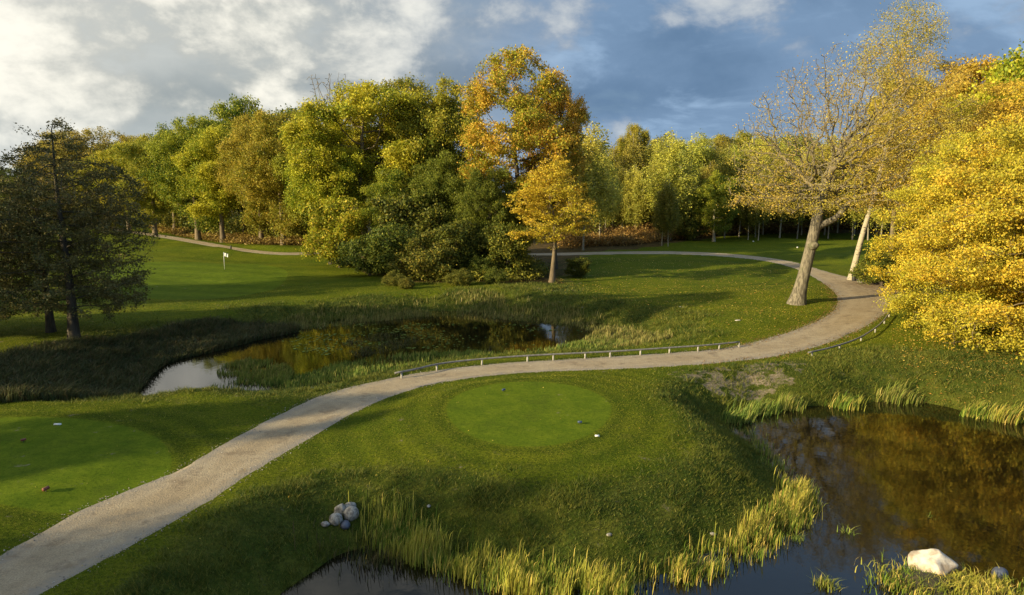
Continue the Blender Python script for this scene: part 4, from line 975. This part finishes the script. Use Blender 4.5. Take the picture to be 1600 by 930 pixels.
# unseen trees added on the sun's side to throw long shadows over the lawns
SH = [('birchB', -50, -3, 18, 1.4), ('broadB', -53, 8, 17, .75), ('broadA', -58, 20, 19, .8), ('openA', -48, 31, 25, .8), ('broadA', -64, 36, 16, .8), ('broadC', -70, 50, 22, .9), ('birchA', -44, -16, 13, 1.3), ('birchB', -60, -24, 16, 1.3)]
for i, (mdl, x, y, hh_, w_) in enumerate(SH):
    plant(TR[mdl], 'broadleaf_tree', x, y, hh_, w_, i * 1.1, 'oak_green', 'bark_mid', 'unseen broadleaf tree added left of the view, %s from the camera side, shading the lawn' % ORD[i], 'added shade trees left of the view')

# ------------------------------------------------------------------ objects
def rail(name, pts, posts_px, label, z0=.36):
    e = bpy.data.objects.new(name, None); COL.objects.link(e); C0 = poly(pts, z0); mid = C0[len(C0) // 2]; e.location = (mid[0], mid[1], 0); tag(e, label, 'guard rail', 'low guard rails beside the path')
    P = resample(smooth_open(C0, 2), .4); P3 = np.c_[P - mid, np.full(len(P), z0)]
    V, Fc = tube(P3, np.full(len(P3), .055), 8); obj('rail', mesh('rail', V, Fc, [M['wood_rail']], True), e)
    for px, py in posts_px:
        q_ = at(px, py, 0.15); i = np.argmin(((P - q_) ** 2).sum(1)); a_ = P3[i]; g_ = hz(P[i][0], P[i][1])
        V, Fc = tube([(a_[0], a_[1], g_ - .1), (a_[0], a_[1], z0 - .3), (a_[0], a_[1], z0 - .045)], [.055, .055, .05], 10)
        o = obj('post', mesh('post', V, Fc, [M['post_pale']], True), e)
        for nm_ in ():
            pass
rail('guard_rail', [(617, 583), (650, 577), (685, 568), (750, 561), (818, 556), (900, 552), (980, 548), (1050, 543), (1100, 540), (1158, 534)],
     [(617, 585), (681, 572), (750, 564), (819, 559), (865, 556), (909, 553), (949, 552), (998, 551), (1043, 547), (1084, 544), (1121, 541), (1157, 536)], 'long low wooden rail on pale posts between the middle pond and the path')
rail('guard_rail', [(1263, 551), (1300, 543), (1340, 530), (1362, 517), (1380, 503), (1390, 488)],
     [(1263, 554), (1307, 544), (1340, 531), (1361, 516), (1380, 503), (1390, 488)], 'short curved wooden rail on the outside of the path bend above the dark pond')

def hit(px, py, z0=0.0):
    z_ = z0
    for _ in range(12): q_ = at(px, py, z_); z_ = .5 * z_ + .5 * hz(*q_)
    return at(px, py, z_)
def stone(px, py, rad, seed, mat, label, group=None, z=None, facets=0, rot=0, zoff=0, kindn='boulder', sub=3, rough_=.12):
    onw = z is not None and z <= ZW1 + .13; p_ = at(px, py, z) if onw else hit(px, py, z or 0); zz_ = z if onw else hz(*p_)
    V, F_ = blob_mesh(rad, seed, rough_, sub, facets=facets)
    o = obj(kindn, mesh(kindn, V, F_, [M[mat]], facets == 0), None, (p_[0], p_[1], zz_ + rad[2] * .3 + zoff), label=label, cat='stone', group=group); o.rotation_euler = (0, rot, seed); return o
G_ = 'boulders piled at the water edge'
stone(549, 806, (.27, .26, .25), 1, 'stone', 'roundest pale boulder of the pile, on the right', G_, -.75)
stone(525, 814, (.24, .23, .2), 2, 'stone', 'brown grey boulder at the lower left of the pile', G_, -.85)
stone(531, 800, (.20, .18, .25), 3, 'stone', 'small pointed boulder between the round ones', G_, -.7, facets=7)
stone(546, 794, (.24, .2, .15), 4, 'stone', 'flat grey boulder at the back of the pile', G_, -.75)
stone(540, 822, (.2, .16, .14), 8, 'stone_blue', 'dark blue grey stone at the front of the pile, touching the reeds', G_, -1.1)
stone(508, 820, (.16, .13, .08), 9, 'stone', 'small half buried stone left of the pile', G_, -.95)
stone(1458, 892, (.66, .52, .62), 6, 'stone_white', 'large white angular boulder on the grassy islet', None, ZW1 + .12, facets=16, rot=.35, sub=4)
stone(1562, 900, (.28, .2, .2), 10, 'stone_blue', 'blue grey stone standing in the water right of the white boulder', None, ZW1)
stone(487, 608, (.25, .16, .2), 11, 'stone_white', 'white pointed stone on the near bank of the middle pond', None, -.3, facets=8)
stone(1114, 835, (.11, .08, .05), 12, 'stone', 'small pale stone above the reed corner', None, -.8)
stone(952, 836, (.10, .08, .04), 13, 'stone', 'small grey stone on the bank below the round tee', None, -.5)
stone(670, 791, (.10, .07, .03), 14, 'stone', 'flat white stone in the bank grass right of the boulder pile', None, -.3)
stone(1065, 480, (.26, .10, .05), 15, 'stone_white', 'flat white stone on the lawn slope below the far tee', None)
stone(1153, 501, (.26, .1, .05), 16, 'stone_white', 'flat pale stone on the lawn slope nearer the path bend', None)

# tee markers: short rounded log-shaped blocks
def marker(px, py, z, mat, label, group, s_=.62):
    p_ = hit(px, py, z); e = bpy.data.objects.new('tee_marker', None); COL.objects.link(e); e.location = (p_[0], p_[1], hz(*p_)); e.rotation_euler = (0, 0, .4 + px * .1); tag(e, label, 'tee marker', group)
    V, Fc = tube([(-.15 * s_, 0, .10), (-.13 * s_, 0, .10), (.13 * s_, 0, .10), (.15 * s_, 0, .10)], np.array([.05, .08, .08, .05]) * s_, 12)
    obj('block', mesh('marker_block', V, Fc, [M[mat]], True), e)
    V, Fc = tube([(0, 0, -.1), (0, 0, .06)], [.015, .015], 6); obj('spike', mesh('marker_spike', V, Fc, [M['black']], True), e)
marker(787, 612, .35, 'blue', 'blue tee marker near the back edge of the round tee', 'tee markers on the round tee')
marker(906, 663, .35, 'blue', 'blue tee marker near the right edge of the round tee', 'tee markers on the round tee')
marker(37, 691, .25, 'red', 'red brown tee marker at the back of the left tee', 'tee markers on the left tee')
marker(72, 768, .25, 'red', 'red brown tee marker at the front of the left tee, nearer the path', 'tee markers on the left tee', .75)
def plate(px, py, z, sx_, sy_, label):
    p_ = hit(px, py, z); h_ = hz(*p_)
    V = np.array([(a_ * sx_, b_ * sy_, c_) for c_ in (0, .05) for a_, b_ in ((-1, -1), (1, -1), (1, 1), (-1, 1))]); V[4:, :2] *= .92
    F_ = np.array([(4, 5, 6, 7), (0, 1, 5, 4), (1, 2, 6, 5), (2, 3, 7, 6), (3, 0, 4, 7)])
    obj('distance_plate', mesh('plate', V, F_, [M['white']]), None, (p_[0], p_[1], h_ + .01), label=label, cat='plate')
plate(933, 682, .35, .09, .04, 'small white ground plate near the lower right edge of the round tee')
plate(90, 664, .25, .15, .04, 'small white ground plate at the back edge of the left tee')
for px, py, lb in ((1177, 379, 'white tee marker ball on the far lawn, left of the oak trunk'), (1246, 386, 'white tee marker ball on the far lawn, hidden close to the oak trunk')):
    V, F_ = blob_mesh((.16, .16, .14), 1, .0, 2); p_ = at(px, py); obj('tee_marker', mesh('ball', V, F_, [M['white']], True), None, (p_[0], p_[1], hz(*p_) + .12), label=lb, cat='tee marker', group='white tee markers on the far lawn')

# flag on the left green
p_ = at(351, 421); h_ = hz(*p_)
e = bpy.data.objects.new('golf_flag', None); COL.objects.link(e); e.location = (p_[0], p_[1], h_); tag(e, 'white golf flag on its pole on the sunlit green', 'flag')
V, Fc = tube([(0, 0, -.1), (0, 0, 1.2), (0, 0, 2.25)], [.03, .03, .025], 8); obj('pole', mesh('pole', V, Fc, [M['white']], True), e)
nx, nz = 9, 6; V = []
for i in range(nx):
    for j in range(nz): V.append((.03 + i * .065, .05 * math.sin(i * 1.1 + j * .4) * i / 6, 2.2 - j * .09 - i * .02))
V = np.array(V); idx = np.arange(nx * nz).reshape(nx, nz); F_ = np.stack([idx[:-1, :-1], idx[1:, :-1], idx[1:, 1:], idx[:-1, 1:]], -1).reshape(-1, 4)
obj('flag', mesh('flag', V, F_, [M['white']], True), e)
V, Fc = tube([(0, 0, .012), (0, 0, .016)], [.09, .09], 14); obj('hole_cup', mesh('hole', V, Fc, [M['black']]), e)

# post by the far left path
p_ = at(361, 391); V, Fc = tube([(0, 0, -.1), (0, 0, .75), (0, 0, .8)], [.13, .13, .06], 8)
obj('marker_post', mesh('marker_post', V, Fc, [M['black']], True), None, (p_[0], p_[1], hz(*p_)), label='short dark post beside the far left path behind the flag', cat='post')

# junction: leaning board, litter bin, timber bench
def box(cx, cy, cz, sx_, sy_, sz_, rot=None):
    V = np.array([(a_ * sx_ / 2, b_ * sy_ / 2, c_ * sz_ / 2) for c_ in (-1, 1) for a_, b_ in ((-1, -1), (1, -1), (1, 1), (-1, 1))])
    if rot is not None: V = V @ rot.T
    return V + np.array([cx, cy, cz]), np.array([(3, 2, 1, 0), (4, 5, 6, 7), (0, 1, 5, 4), (1, 2, 6, 5), (2, 3, 7, 6), (3, 0, 4, 7)])
p_ = at(1346, 441); e = bpy.data.objects.new('tee_sign', None); COL.objects.link(e); e.location = (p_[0], p_[1], hz(*p_)); tag(e, 'pale tilted board on a stone foot beside the white birch trunk', 'sign')
a_ = R(35); ca, sa = math.cos(a_), math.sin(a_); V, F_ = box(.1, 0, .62, .5, .08, 1.15, np.array([[ca, 0, sa], [0, 1, 0], [-sa, 0, ca]])); obj('board', mesh('board', V, F_, [M['signwood']]), e)
V, F_ = blob_mesh((.45, .3, .16), 3, .1); obj('foot', mesh('foot', V, F_, [M['stone']], True), e)
p_ = at(1334, 439); e = bpy.data.objects.new('litter_bin', None); COL.objects.link(e); e.location = (p_[0], p_[1], hz(*p_)); tag(e, 'small dark bin on a post at the foot of the white birch', 'bin')
V, Fc = tube([(0, 0, .0), (0, 0, .05), (0, 0, .8), (0, 0, .84)], [.2, .22, .26, .2], 12); obj('body', mesh('bin_body', V, Fc, [M['black']], True), e)
V, Fc = tube([(0, .2, 0), (0, .2, 1.6)], [.05, .05], 8); obj('post', mesh('bin_post', V, Fc, [M['wood_dark']], True), e)
p_ = at(1392, 447); e = bpy.data.objects.new('log_bench', None); COL.objects.link(e); e.location = (p_[0], p_[1], hz(*p_)); tag(e, 'low dark timber bench at the back of the path apron', 'bench')
V, F_ = box(0, 0, .42, 2.6, .38, .12); obj('seat', mesh('bench_seat', V, F_, [M['wood_dark']]), e)
for s_ in (-1, 1):
    V, F_ = box(s_ * 1.0, 0, .14, .3, .34, .44); obj('leg', mesh('bench_leg', V, F_, [M['wood_dark']]), e)
